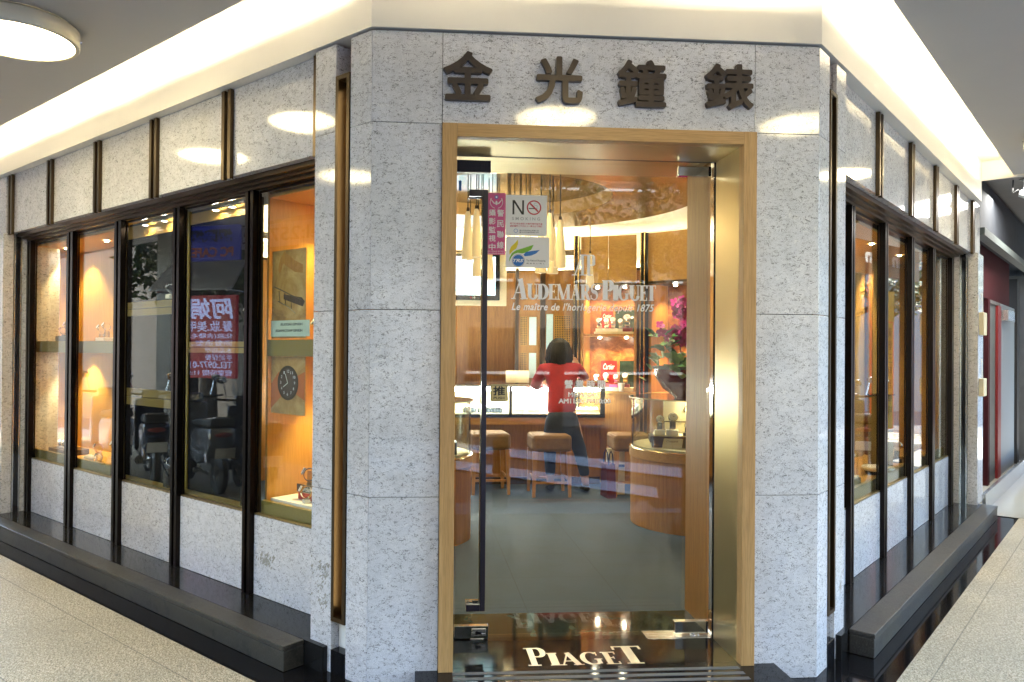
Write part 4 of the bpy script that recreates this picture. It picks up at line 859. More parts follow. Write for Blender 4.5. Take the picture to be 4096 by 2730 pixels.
# lattice cabinets behind the customer
t = thing('lattice_cabinet', label='tall wooden cabinet with lattice panels and pale glass strips on the back wall', cat='cabinet')
ly = 6.05
put('carcass', MB().box(F, 1.52, 2.22, ly, ly+.4, ZF, 2.68), M['wood'], t)
for x0, x1 in ((1.48, 1.519), (1.80, 1.86)): put('post', MB().box(F, x0, x1, ly-.05, ly+.01, ZF, 2.70), M['bronze'], t)
put('pale_glass', MB().box(F, 1.88, 1.965, ly-.02, ly-.001, 1.55, 2.12), M['cyanp'], t); put('pale_glass', MB().box(F, 1.66, 1.75, ly-.02, ly-.001, 1.30, 1.62), M['cyanp'], t); put('pale_glass', MB().box(F, 1.66, 1.75, ly-.02, ly-.001, 1.72, 2.08), M['cyanp'], t)
def lattice(x0, x1, z0, z1, nx, nz):
    mb = MB(); w = (x1-x0)/nx
    for k in range(nx+1): mb.box(F, x0+k*w-w*.18, x0+k*w+w*.18, ly-.02, ly-.012, z0, z1)
    h = (z1-z0)/nz
    for k in range(nz+1): mb.box(F, x0, x1, ly-.019, ly-.0125, z0+k*h-h*.18, z0+k*h+h*.18)
    put('lattice', mb, M['wood_h'], t); put('lattice_backing', MB().box(F, x0, x1, ly-.008, ly-.001, z0, z1), M['blackm'], t)
lattice(1.99, 2.19, 1.45, 2.10, 9, 28); lattice(1.545, 1.63, 1.30, 1.62, 4, 14); lattice(1.545, 1.63, 1.72, 2.08, 4, 16)
# curved run of display cabinets on the right
def cabinet(p0, p1, label, doors=2, extras=()):
    p0 = Vector((*p0, 0)); p1 = Vector((*p1, 0)); u = (p1-p0).normalized(); n = Vector((-u.y, u.x, 0)); ln = (p1-p0).length; fr = Fr(p0, u, n)
    t = thing('display_cabinet', label=label, cat='cabinet')
    put('base', MB().box(fr, 0, ln, .02, .5, ZF, 1.14), M['wood'], t); put('counter', MB().box(fr, -.01, ln+.01, -.02, .5, 1.1405, 1.17), M['wood_h'], t)
    for k in range(doors): put('upper_door', MB().box(fr, ln*k/doors+.004, ln*(k+1)/doors-.004, .02, .05, 2.47, 3.03), M['wood_h'], t)
    put('niche_back', MB().box(fr, 0, ln, .46, .48, 1.171, 2.469), M['copper'], t); put('niche_side', MB().box(fr, 0, .03, .06, .459, 1.171, 2.469), M['wood'], t); put('niche_side', MB().box(fr, ln-.03, ln, .06, .459, 1.171, 2.469), M['wood'], t)
    put('niche_ceiling', MB().box(fr, 0, ln, .02, .459, 2.44, 2.469), M['wood_dark'], t)
    put('shelf', MB().box(fr, .031, ln-.031, .05, .4585, 1.83, 1.858), M['wood'], t)
    put('post', MB().box(fr, -.075, -.012, -.03, .06, ZF, 3.04), M['bronze_black'], t)
    for off in (-.070, -.022): put('post_trim', MB().box(fr, off, off+.012, -.038, -.031, ZF, 3.035), M['gold'], t)
    return t, fr, ln
tc, f1, l1 = cabinet((2.19, 5.45), (2.80, 5.17), 'display cabinet between the bronze posts above the side counter')
tc2, f2, l2 = cabinet((2.90, 5.07), (3.60, 4.35), 'display cabinet at the right, behind the orchids')
for fr, ln, nm in ((f1, l1, 'centre'), (f2, l2, 'right')):
    for a, z, wh in ((.25, 2.43, 'upper'), (.75, 2.43, 'upper'), (.3, 1.82, 'lower'), (.78, 1.82, 'lower')):
        p = fr.P(ln*a, .22, z); side = 'left' if a < .5 else 'right'
        t = thing('downlight', p, label='%s %s downlight inside the %s display cabinet' % (wh, side, nm), cat='downlight', group='downlights in the shop cabinets')
        put('bulb', MB().ball((0, 0, -.006), (.022, .022, .010), 12, 8), M['spot'], t, smooth=True); put('lamp_ring', MB().lathe((0, 0, -.004), [(.026, 0), (.036, 0), (.036, .004), (.026, .004), (.026, 0)], 18, cap=False), M['chrome'], t)
        light('SPOT', p-Vector((0, 0, .03)), 2.6, (1, .72, .36), p-Vector((0, 0, 1))+fr.n*.25, .02, spot=110, blend=.6)
def card(fr, a, d, z, w, h, m, label, name='display_card', txt=None, tw=.7):
    t = thing(name, label=label, cat='display card'); put('card_sheet', MB().box(fr, a, a+w, d, d+.01, z, z+h), m, t); put('card_foot', MB().box(fr, a+w*.2, a+w*.8, d+.0105, d+.04, z, z+h*.3), M['blackp'], t)
    if txt: place_text('script_lettering', txt, fr.P(a+w*(1-tw)/2, d-.001, z+h*.70), fr.u, (0, 0, 1), w*tw, h*.2, M['paper'], t, .0006, shear=.35, offset=.01)
    return t
card(f1, .20, .30, 1.859, .15, .28, M['red'], 'red card with white script on the upper shelf', txt='Cartier'); card(f1, .20, .30, 1.172, .20, .36, M['red'], 'large red card with white script on the lower shelf', txt='Cartier')
M['photo'] = plain('dark_green_photo_card', (.02, .035, .022), .25, var=.8, scale=12)
card(f1, .37, .31, 1.859, .24, .30, M['photo'], 'dark photo card with a big watch picture on the upper shelf'); card(f1, .43, .31, 1.172, .20, .36, M['photo'], 'dark green photo card on the lower shelf')
card(f2, .24, .30, 1.859, .22, .26, M['redp'], 'bright red card behind the orchids', txt='Cartier'); card(f2, .50, .30, 1.859, .2, .27, M['blackp'], 'black card beside the red one behind the orchids')
put('display_stage', MB().box(f1, .16, l1-.04, .06, .26, 1.859, 1.885), M['cream'], label='cream stage of watches on the upper cabinet shelf', cat='stage', bevel=.002); put('display_stage', MB().box(f1, .24, l1-.04, .06, .26, 1.172, 1.215), M['cream'], label='cream stage of boxes on the lower cabinet shelf', cat='stage', bevel=.002)
az = math.atan2(f1.u.y, f1.u.x)
for i, (a, s_) in enumerate(((.21, 1.9), (.30, 1.9), (.38, 2.0), (.47, 1.8), (.55, 2.4))): watch('wristwatch', f1.P(a, .15, 1.886), az, ('first', 'second', 'third', 'fourth', 'fifth and largest')[i]+' watch from the left on the upper cabinet shelf', scale=s_, stand='redp' if i == 4 else 'satin', group='watches on the cabinet shelves')
for i, (a, s_) in enumerate(((.18, 1.8), (.30, 2.0), (.42, 1.8), (.53, 2.0))): watch('wristwatch', f1.P(a, .15, 1.216), az, ('first', 'second', 'third', 'fourth')[i]+' watch from the left on the lower cabinet shelf', scale=s_, stand='redp', strap='gold' if i % 2 else 'silver', group='watches on the cabinet shelves')
t = thing('paper_cup', f1.P(.50, .03, 1.172), label='white paper cup on the side counter under the cabinet', cat='cup'); put('cup_body', MB().lathe((0, 0, 0), [(.028, 0), (.040, .095), (.037, .095), (.026, .003)], 20), M['satin'], t, smooth=True); put('cup_rim', MB().lathe((0, 0, .095), [(.038, 0), (.0425, 0), (.0425, .004), (.038, .004), (.038, 0)], 20, cap=False), M['paper'], t)
put('tissue_box', MB().box(f1, .36, .46, .0, .08, 1.2155, 1.25), M['pink'], label='small pink box on the lower cabinet stage', cat='box', bevel=.003)
# main counter
cy = 5.15
t = thing('sales_counter', label='long wooden sales counter with a glowing glass top section', cat='counter')
put('counter_base', MB().box(F, -1.2, 2.40, cy+.12, cy+.6, ZF, .785), M['wood'], t); put('kick_plate', MB().box(F, -1.2, 2.40, cy+.10, cy+.1195, ZF, .16), M['wood_dark'], t)
put('apron', MB().box(F, -1.2, 2.43, cy+.0, cy+.5, .786, .868), M['wood_h'], t); put('base_rail', MB().box(F, -1.2, 2.43, cy-.01, cy+.5, .869, .902), M['blackp'], t)
put('inner_deck', MB().box(F, -1.18, 2.40, cy+.01, cy+.49, .903, .915), M['cream'], t); put('inner_back', MB().box(F, -1.2, 2.40, cy+.49, cy+.51, .903, 1.235), M['cream'], t)
put('top_rail', MB().box(F, -1.2, 2.43, cy-.01, cy+.012, 1.226, 1.242), M['steel'], t); put('corner_post', MB().box(F, 2.375, 2.43, cy-.01, cy+.02, .903, 1.2255), M['blackp'], t); put('corner_post', MB().box(F, 1.30, 1.335, cy-.01, cy+.01, .903, 1.2255), M['blackp'], t)
put('glass_top', MB().box(F, -1.2, 2.43, cy+.0125, cy+.51, 1.236, 1.242), M['case_glass'], t); put('front_pane', MB().box(F, -1.2, 2.374, cy-.006, cy-.001, .903, 1.2255), M['case_glass'], t)
put('light_tube', MB().tube([(-1.15, cy+.05, 1.195), (2.36, cy+.05, 1.195)], .020, 8), M['coolcove'], t)
for x0, i in ((.85, 'left'), (1.02, 'middle'), (1.16, 'right')):
    t = thing('watch_roll', (x0, cy+.14, .916), label='%s dark cushion roll holding strapped watches in the counter' % i, cat='watch holder', group='dark watch holders in the counter')
    put('holder', MB().box(LOC, -.075, .075, -.05, .05, 0, .05), M['photo'], t, bevel=.01)
    for k in range(4): put('strap', MB().tube([(-.055+k*.036, -.058, .005), (-.05+k*.032, -.03, .07), (-.045+k*.030, .01, .09), (-.045+k*.03, .05, .05)], .010, 6), M['leather'], t, smooth=True); put('watch_face', MB().tube([(-.05+k*.032, -.034, .072), (-.05+k*.032, -.044, .080)], .015, 12), M['silver'], t)
for i, x in enumerate((1.42, 1.60, 2.02, 2.18, 2.31)):
    t = thing('watch_tray', (x, cy+.12, .916), label='%s cream tray of bracelets inside the lit counter' % ('leftmost', 'second', 'third', 'fourth', 'rightmost')[i], cat='tray', group='cream trays in the lit counter')
    put('tray', MB().box(LOC, -.07, .07, -.05, .05, 0, .045), M['cream'], t, bevel=.003)
    for k in range(4): put('bracelet', MB().tube([(-.05+k*.033, -.04, .046), (-.05+k*.033, -.02, .062), (-.05+k*.033, .02, .062), (-.05+k*.033, .04, .046)], .009, 6), M['paper'], t, smooth=True)
# cream shelf paperwork behind counter
put('document_rack', MB().box(F, 1.33, 1.62, cy+.60, cy+.62, 1.25, 1.40).box(F, 1.34, 1.61, cy+.56, cy+.5995, 1.25, 1.26), M['cream'], label='cream document rack on the counter left of the customer', cat='rack')
# bar stools
def stool(x, y, label, first=None, rz=0):
    if first: return dup(first, (x, y, ZF), rz, label=label)
    t = thing('bar_stool', (x, y, ZF), rz, label=label, cat='stool', group='tan suede stools at the counter')
    m = MB(); m.box(LOC, -.215, .215, -.215, .215, .485, .665); put('seat', m, M['seat'], t, bevel=.035)
    for sx in (-1, 1):
        for sy in (-1, 1):
            c0 = Vector((sx*.185, sy*.185, .49)); c1 = Vector((sx*.195, sy*.195, 0)); a, b = .026, .015
            put('leg', MB().hexa([c1+Vector((i*b, j*b, 0)) for i, j in ((-1, -1), (1, -1), (1, 1), (-1, 1))]+[c0+Vector((i*a, j*a, 0)) for i, j in ((-1, -1), (1, -1), (1, 1), (-1, 1))]), M['wood_h2'], t)
    for q in ((-.17, .17, .17, .19), (-.17, .17, -.19, -.17)): put('stretcher', MB().box(LOC, q[0], q[1], q[2], q[3], .14, .165), M['wood_h2'], t)
    for q in (-.19, .17): put('stretcher', MB().box(LOC, q, q+.02, -.17, .17, .18, .205), M['wood_h2'], t)
    return t
M['wood_h2'] = wood('amber_stool_wood', (.45, .21, .06), (.55, .28, .09), 1, 2, .35, .2)
st1 = stool(1.68, 4.62, 'middle stool, under the customer in red'); stool(1.03, 4.78, 'left stool, just right of the long door handle', st1, .06); stool(2.58, 4.62, 'right stool, half hidden by the round showcase', st1, -.05)
# shopping bags
def bag(x, y, w, h, dpt, m, label, txt=None):
    t = thing('shopping_bag', (x, y, ZF), .1, label=label, cat='bag')
    put('bag_body', MB().hexa([(-w/2, -dpt/2, 0), (w/2, -dpt/2, 0), (w/2, dpt/2, 0), (-w/2, dpt/2, 0), (-w/2, -dpt*.35, h), (w/2, -dpt*.35, h), (w/2, dpt*.35, h), (-w/2, dpt*.35, h)]), m, t)
    for y_ in (-dpt*.36, dpt*.36): put('bag_handle', MB().tube([(-w*.25, y_, h-.01), (-w*.18, y_, h+.10), (0, y_, h+.14), (w*.18, y_, h+.10), (w*.25, y_, h-.01)], .007, 6), M['blueh'], t, smooth=True)
    return t
M['pot0'] = plain('wine_red_paper', (.10, .008, .012), .6); M['blueh'] = plain('dark_blue_cord', (.02, .03, .10), .6)
bag(2.30, 4.45, .10, .36, .22, M['pot0'], 'dark red paper bag on the floor beside the round showcase'); b = bag(2.42, 4.62, .18, .50, .12, M['cream'], 'cream paper bag with dark handles beside the right stool')
put('bag_stripe', MB().box(LOC, -.085, .085, -.062, -.0605, .30, .33), M['blueh'], b)
# round showcases
def round_case(x, y, r, label):
    t = thing('round_showcase', (x, y, ZF), label=label, cat='showcase')
    put('drum', MB().lathe((0, 0, 0), [(r-.01, 0), (r-.01, .60), (r-.004, .605)], 64), M['wood'], t, smooth=True)
    put('drum_band', MB().lathe((0, 0, .6055), [(r-.002, 0), (r+.002, .004), (r+.002, .075), (r-.004, .08)], 64), M['wood_h'], t, smooth=True)
    put('rim', MB().lathe((0, 0, .686), [(r-.004, 0), (r+.006, .004), (r+.004, .012), (r-.02, .014)], 64), M['gold'], t, smooth=True)
    put('deck', MB().lathe((0, 0, .7005), [(.001, 0), (r-.03, 0), (r-.03, .012), (.001, .012)], 48), M['cream'], t)
    put('glass_wall', MB().lathe((0, 0, .7005), [(r-.012, 0), (r-.012, .44), (r-.018, .44), (r-.018, 0), (r-.012, 0)], 64, cap=False), M['case_glass'], t, smooth=True)
    put('glass_top', MB().lathe((0, 0, 1.141), [(.001, 0), (r+.008, 0), (r+.008, .010), (.001, .010)], 64), M['case_glass'], t, smooth=False)
    put('top_edge', MB().lathe((0, 0, 1.1515), [(r+.003, 0), (r+.0085, 0), (r+.0085, -.011), (r+.0082, -.011), (r+.003, 0)], 64, cap=False), M['green'], t)
    light('POINT', (x, y, ZF+1.08), 2.2, (1, .88, .6), size=.04, name='case_light'); return t
rc = round_case(2.82, 3.18, .62, 'large round glass showcase on a wooden drum, right side of the shop'); round_case(.22, 2.74, .48, 'round glass showcase on a wooden drum at the left door edge')
zt = ZF+.713
fq = Fr((2.42, 2.95, zt), (.97, -.24, 0), (.24, .97, 0)); az = math.atan2(-.24, .97)
put('display_stage', MB().box(fq, -.10, .42, .0, .26, 0, .045).box(fq, -.12, .44, -.02, .28, .0455, .10), M['wood_dark'], label='dark wooden stage of watches in the large round showcase', cat='stage', bevel=.002)
put('display_pad', MB().box(fq, -.08, .42, .0, .26, .1005, .106), M['cream'], label='cream pad on the dark stage in the round showcase', cat='pad')
for i, (a, d, s_, stp) in enumerate(((-.03, .10, 2.0, 'leather'), (.08, .08, 2.3, 'leather'), (.20, .05, 1.3, 'blueh'), (.27, .14, 1.3, 'silver'), (.34, .05, 1.3, 'blueh'), (.31, .20, 1.6, 'satin'))):
    watch('wristwatch', fq.P(a, d, .106), az, ('leftmost black strapped watch', 'largest black strapped watch', 'small watch on a navy cube', 'small steel watch behind the navy one', 'right small watch on a navy cube', 'pale strapped watch at the back')[i]+' in the round showcase', strap=stp, stand='blueh' if i in (2, 4) else 'satin', scale=s_)
t = thing('brand_card', label='small cream card with script lettering leaning on the dark stage', cat='display card'); put('card_sheet', MB().poly3([fq.P(-.02, -.06, .0), fq.P(.15, -.06, .0), fq.P(.165, -.025, .085), fq.P(-.0, -.025, .085)], fq.n*.006), M['cream'], t)
place_text('script_lettering', 'Chopard', fq.P(.02, -.052, .05), fq.u, (0, .35, .94), .10, .022, M['ink'], t, .0006, shear=.3); place_text('script_lettering', 'Chopard', fq.P(.20, -.0215, .055), fq.u, (0, 0, 1), .12, .03, M['gold'], t, .0008, shear=.3)
t = thing('standing_panel', label='cream lettered panel standing at the back of the round showcase', cat='panel'); put('panel_sheet', MB().box(fq, .02, .50, .33, .345, 0, .40), M['cream'], t); put('panel_rail', MB().box(fq, .02, .50, .325, .3295, .20, .21).box(fq, .02, .03, .325, .3295, 0, .199), M['bronze'], t); place_text('script_lettering', 'Chopard', fq.P(.20, .3285, .27), fq.u, (0, 0, 1), .28, .09, M['bronze'], t, .0006, shear=.35)
# dark boxes in left case
put('gift_box', MB().box(F, .40, .56, 2.50, 2.66, zt, zt+.10), M['photo'], label='dark box low in the left round showcase', cat='box', bevel=.004)
# flower bowl
fx, fy, fz = 2.68, 2.98, ZF+1.152
t = thing('flower_bowl', (fx, fy, fz), label='dark red bowl of magenta orchids and greenery on the round showcase', cat='flower arrangement'); t.scale = (1.25, 1.25, 1.2)
M['pot'] = plain('burgundy_ceramic', (.10, .010, .012), .2, var=.1); M['petal'] = plain('magenta_petal', (.38, .008, .14), .5, var=.3, scale=40); M['leaf'] = plain('green_leaf', (.05, .14, .025), .4, var=.5, scale=20); M['leaf2'] = plain('pale_ivy_leaf', (.22, .32, .12), .45, var=.4, scale=30); M['stem'] = plain('dark_stem', (.04, .035, .015), .6)
put('bowl', MB().lathe((0, 0, 0), [(.12, 0), (.125, .012), (.20, .07), (.255, .16), (.262, .215), (.250, .215), (.24, .16), (.18, .08), (.001, .05)], 48), M['pot'], t, smooth=True)
put('bowl_rim', MB().lathe((0, 0, .2155), [(.235, 0), (.272, 0), (.274, .022), (.24, .022), (.235, 0)], 48, cap=False), M['stem'], t)
put('moss', MB().ball((0, 0, .21), (.235, .235, .05), 24, 10, .008), M['leaf'], t)
random.seed(11)
def leafmesh(L_, w, name):
    mb = MB(); n = 6; pts = []
    prev = None
    for i in range(n+1):
        u = i/n; ww = w*math.sin(PI*min(1, u*.93+.04))**.8; z = .25*L_*u*u; y = L_*u
        cur = [mb.bm.verts.new((-ww, y, -z+.15*ww)), mb.bm.verts.new((0, y, -z)), mb.bm.verts.new((ww, y, -z+.15*ww))]
        if prev:
            mb.bm.faces.new([prev[0], prev[1], cur[1], cur[0]]); mb.bm.faces.new([prev[1], prev[2], cur[2], cur[1]])
        prev = cur
    return mb.mesh(name)
lm = leafmesh(.11, .022, 'leaf'); lm.materials.append(M['leaf']); lm2 = leafmesh(.055, .024, 'ivy_leaf'); lm2.materials.append(M['leaf2'])
def inst(name, me, par, loc, rot, sc=1):
    o = bpy.data.objects.new(name, me); COL.objects.link(o); o.parent = par; o.location = loc; o.rotation_euler = rot; o.scale = (sc,)*3; return o
for i in range(46):
    a = random.uniform(PI*.55, PI*1.75); r = random.uniform(.06, .26); inst('leaf', lm, t, (r*math.cos(a), r*math.sin(a)*.8, random.uniform(.22, .46)), (random.uniform(-.3, 1.2), random.uniform(-.6, .6), random.uniform(0, 2*PI)), random.uniform(.8, 1.4))
for i in range(34):
    a = random.uniform(PI*.8, PI*1.5); k = random.random(); r = .22+.10*k; inst('ivy_leaf', lm2, t, (r*math.cos(a), r*math.sin(a), .30-.20*k*random.random()), (random.uniform(.6, 1.8), random.uniform(-.6, .6), a-PI/2), random.uniform(.8, 1.3))
bl = MB()                                                    # orchid blossom
for k in range(5):
    a = 2*PI*k/5+PI/2; c = Vector((math.cos(a)*.014, 0, math.sin(a)*.014)); pts = []
    for j in range(8):
        b = 2*PI*j/8; w = .0125 if k in (1, 4) else .009; rad = Vector((math.cos(a), 0, math.sin(a))); tan = Vector((-rad.z, 0, rad.x)); pts.append(c+rad*.013*math.cos(b)+tan*w*math.sin(b)+Vector((0, -.003*math.cos(b)+.0005*k, 0)))
    bl.poly3(pts, (0, .0008, 0))
bl.ball((0, -.004, -.002), (.004, .006, .005), 8, 6); bm_ = bl.mesh('blossom'); bm_.materials.append(M['petal'])
stems = []
for i, (x, z, n) in enumerate(((-.27, .52, 9), (-.14, .74, 13), (-.05, .62, 13), (.06, .80, 10), (-.10, .50, 12), (.12, .60, 12), (.02, .50, 10))):
    pts = [Vector((.02*i-.05, 0, .2)), Vector((x*.35, -.02, .2+(z-.2)*.6)), Vector((x*.8, -.05, z)), Vector((x*1.15, -.09, z-.06))]
    put('orchid_stem', MB().tube(pts, .0035, 5), M['stem'], t, smooth=True)
    for k in range(n):
        u = .45+.6*k/n; p = pts[1].lerp(pts[2], min(1, u)) if u < .9 else pts[2].lerp(pts[3], (u-.9)*6)
        inst('blossom', bm_, t, p+Vector((random.uniform(-.055, .055), random.uniform(-.05, .02), random.uniform(-.055, .055))), (random.uniform(-.5, .5), random.uniform(-.6, .6), random.uniform(-.8, .8)), random.uniform(1.1, 1.6))
mb = MB(); random.seed(5)
for k in range(22):
    ax = Vector((random.gauss(0, 1), random.gauss(0, 1), random.gauss(0, 1))).normalized(); x = ax.orthogonal().normalized(); y = ax.cross(x)
    mb.tube([Vector((-.02, -.20, .30))+(x*math.cos(a)+y*math.sin(a))*.048 for a in [j*PI/8 for j in range(17)]], .0022, 4, cap=False)
put('rattan_ball', mb, M['cream'], t)
# ------------------------------------------------------------------ customer seen from behind
def skin_mesh(name, J, E, R_, sub=2):
    me = bpy.data.meshes.new(name); me.from_pydata([Vector(j) for j in J], E, []); o = bpy.data.objects.new(name, me); COL.objects.link(o)
    md = o.modifiers.new('s', 'SKIN'); md.use_smooth_shade = True
    for i, r in enumerate(R_):
        me.skin_vertices[0].data[i].radius = r if hasattr(r, '__len__') else (r, r); me.skin_vertices[0].data[i].use_root = (i == 0)
    sb = o.modifiers.new('u', 'SUBSURF'); sb.levels = sub; sb.render_levels = sub
    bpy.context.view_layer.update(); out = bpy.data.meshes.new_from_object(o.evaluated_get(bpy.context.evaluated_depsgraph_get())); bpy.data.objects.remove(o)
    for p in out.polygons: p.use_smooth = True
    return out
M['skin'] = plain('skin', (.52, .31, .21), .5, var=.05); M['shirt'] = plain('red_knit_top', (.34, .018, .028), .85, var=.35, scale=9, bmp=.9); M['jeans'] = plain('navy_trousers', (.018, .028, .055), .8, var=.2, scale=30); M['hair'] = plain('black_hair', (.010, .009, .009), .6, var=.5, scale=60, bmp=.6)
pr = thing('person', (1.84, 4.72, ZF), .0, label='person in a red top and dark trousers leaning on the counter, seen from behind', cat='person'); pr.scale = (1.13, 1.0, 1.0)
J = [(0, 0, .84), (0, .03, 1.0), (0, .09, 1.18), (0, .15, 1.33), (0, .17, 1.42), (0, .20, 1.52), (0, .22, 1.60),
     (-.17, .15, 1.36), (-.24, .23, 1.16), (-.12, .40, 1.18), (-.08, .46, 1.22),
     (.18, .15, 1.37), (.27, .22, 1.25), (.20, .33, 1.42), (.17, .35, 1.50),
     (-.09, 0, .80), (-.10, .12, .48), (-.10, .05, .09), (-.10, .17, .03), (.10, 0, .80), (.20, .10, .46), (.24, -.02, .09), (.25, .10, .03)]
Eg = [(0, 1), (1, 2), (2, 3), (3, 4), (4, 5), (5, 6), (3, 7), (7, 8), (8, 9), (9, 10), (3, 11), (11, 12), (12, 13), (13, 14), (0, 15), (15, 16), (16, 17), (17, 18), (0, 19), (19, 20), (20, 21), (21, 22)]
Rd = [(.115, .08), (.100, .075), (.12, .085), (.13, .09), (.07, .06), (.05, .05), (.075, .085), .052, .042, .034, .026, .052, .042, .034, .026, .085, .058, .038, .030, .085, .058, .038, .030]
put('body', skin_mesh('body', J, Eg, Rd), M['skin'], pr)
Rs = [x if hasattr(x, '__len__') else (x, x) for x in Rd]
g_ = lambda k, e: (Rs[k][0]+e, Rs[k][1]+e)
put('red_top', skin_mesh('red_top', [(0, .0, .80), J[1], J[2], J[3], (0, .165, 1.425), J[7], J[8], (-.17, .34, 1.175), J[11], J[12], (.225, .29, 1.36)], [(0, 1), (1, 2), (2, 3), (3, 4), (3, 5), (5, 6), (6, 7), (3, 8), (8, 9), (9, 10)], [(.178, .130), (.142, .112), g_(2, .018), g_(3, .014), (.085, .07), (.070, .070), (.058, .058), (.050, .050), (.070, .070), (.058, .058), (.048, .048)]), M['shirt'], pr)
put('trousers', skin_mesh('trousers', [(0, 0, .96), (0, -.01, .80), (-.088, .0, .68), J[16], (-.10, .06, .16), (.088, .0, .68), J[20], (.235, -.01, .16)], [(0, 1), (1, 2), (2, 3), (3, 4), (1, 5), (5, 6), (6, 7)], [(.150, .115), (.172, .135), (.098, .105), (.070, .070), (.052, .052), (.098, .105), (.072, .072), (.052, .052)]), M['jeans'], pr)
for k in (17, 21):
    p = Vector(J[k]); put('shoe', skin_mesh('shoe', [p+Vector((0, -.04, -.045)), p+Vector((0, .06, -.05)), p+Vector((0, .15, -.062))], [(0, 1), (1, 2)], [(.042, .034), (.046, .034), (.040, .022)]), M['leather'], pr)
hd = Vector((0, .21, 1.585))
mb = MB(); mb.ball(hd, (.078, .092, .108), 24, 16); mb.ball(hd+Vector((0, .092, -.012)), (.012, .018, .016), 10, 8)
for s_ in (-1, 1): mb.ball(hd+Vector((s_*.078, .0, -.012)), (.010, .018, .028), 10, 8)
put('head', mb, M['skin'], pr, smooth=True)
for s_ in (-1, 1): put('eye', MB().ball(hd+Vector((s_*.030, .080, .008)), (.013, .011, .008), 10, 8), M['paper'], pr, smooth=True)
put('mouth', MB().ball(hd+Vector((0, .084, -.050)), (.022, .008, .006), 10, 6), M['redink'], pr, smooth=True)
mb = MB(); random.seed(3)
mb.ball(hd+Vector((0, -.016, .022)), (.104, .104, .108), 24, 16, .004)
for k in range(70):                                         # bobbed locks falling to the neck
    a = PI+(PI*1.25)*(k/69-.5)+PI/2; x, y = math.cos(a), math.sin(a)
    p0 = hd+Vector((x*.082, y*.080-.012, .075)); p1 = hd+Vector((x*.118, y*.108-.012, -.02)); p2 = hd+Vector((x*random.uniform(.108, .128), y*.115-.012, -.11)); p3 = hd+Vector((x*random.uniform(.09, .13), y*.105-.012, random.uniform(-.20, -.14)))
    mb.tube([p0, p1, p2, p3], [.016, .020, .018, .005], 6)
put('hair', mb, M['hair'], pr, smooth=True)
def hand(wrist, fwd, side, up, label=None):
    fwd = Vector(fwd).normalized(); side = Vector(side).normalized(); up = fwd.cross(side); w = Vector(wrist)
    J = [w, w+fwd*.045, w+fwd*.085]; E_ = [(0, 1), (1, 2)]; R_ = [(.022, .016), (.036, .014), (.038, .012)]
    for i, (o_, ln) in enumerate(((-.030, .062), (-.010, .072), (.010, .068), (.029, .052))):
        b = len(J); J += [w+fwd*.088+side*o_, w+fwd*(.088+ln*.45)+side*o_*1.1-up*.012, w+fwd*(.088+ln*.8)+side*o_*1.1-up*.034, w+fwd*(.088+ln*.85)+side*o_*1.1-up*.052]
        E_ += [(2, b), (b, b+1), (b+1, b+2), (b+2, b+3)]; R_ += [.0095, .0088, .008, .007]
    b = len(J); J += [w+fwd*.03-side*.034, w+fwd*.06-side*.055-up*.012, w+fwd*.085-side*.058-up*.03]; E_ += [(1, b), (b, b+1), (b+1, b+2)]; R_ += [.011, .0095, .008]
    put('hand', skin_mesh('hand', J, E_, R_, 1), M['skin'], pr)
hand((.17, .35, 1.50), (-.45, -.25, .55), (.6, .2, .6), None); hand((-.08, .46, 1.22), (.75, .35, .1), (-.3, .9, 0), None)
# ================================================================== NEXT DOOR, far right
M['slate'] = plain('dark_slate_cladding', (.030, .034, .042), .8, var=.3, scale=5, spec=.2); M['slate2'] = plain('grey_green_panel', (.10, .12, .115), .6, var=.2, scale=8); M['maroon'] = plain('dark_maroon_board', (.05, .009, .012), .8, spec=.15)
M['greyp'] = plain('pale_grey_panel', (.22, .25, .27), .6)
nb = thing('neighbour_shop', label='shop beyond with a dark stone beam, maroon fascia and red door posts', cat='building')
def npart(name, mb, m, **kw): return put(name, mb, m, nb, **kw)
npart('stone_beam', MB().box(R, 5.50, 12.2, .10, .6, 2.98, 3.60), M['slate']); npart('upper_cladding', MB().box(R, 5.50, 13, .30, .62, 3.601, 5.2), M['slate'])
npart('beam_soffit', MB().box(R, 5.52, 12, .0, .0995, 2.90, 2.98), M['slate2']); npart('shop_fascia', MB().box(R, 5.52, 9.6, .22, .45, 2.35, 2.975), M['maroon'])
pf = npart('glass_front', MB().box(R, 5.9, 7.38, .24, .25, .2, 2.34), M['glass']); npart('interior_back', MB().box(R, 5.5, 13, 1.9, 1.95, 0, 3.0), M['cyanp']); npart('base', MB().box(R, 5.50, 13, .31, .45, 0, .195), M['black'])
npart('red_post', MB().box(R, 7.4, 7.55, .20, .30, 0, 2.345), M['maroon']); npart('red_post', MB().box(R, 8.2, 8.5, .19, .30, .0, 2.3), M['redp']); npart('end_wall', MB().box(R, 5.45, 5.89, .25, .6, 0, 2.97), M['slate'])
npart('grey_panel', MB().box(R, 7.56, 8.19, .22, .30, 0, 2.3), M['slate2']); npart('white_panel', MB().box(R, 8.51, 10.1, .205, .30, 0, 2.345), M['greyp']); npart('panel_edge', MB().box(R, 10.11, 10.4, .17, .30, 0, 2.8), M['blackm'])
npart('door_closer', MB().box(R, 8.6, 9.3, .12, .20, 2.12, 2.26), M['steel']); npart('lintel', MB().box(R, 7.57, 8.49, .20, .299, 2.301, 2.345), M['concrete'])
npart('dark_column', MB().box(R, 10.6, 11.8, .02, .6, 0, 2.89), M['concrete'], bevel=.02)
npart('column_sign', MB().box(R, 10.9, 11.3, .012, .018, 1.35, 1.75), M['paper'])
npart('steel_skirting', MB().box(R, 5.50, 10.5, -.02, .015, 0, .19), M['steel'])
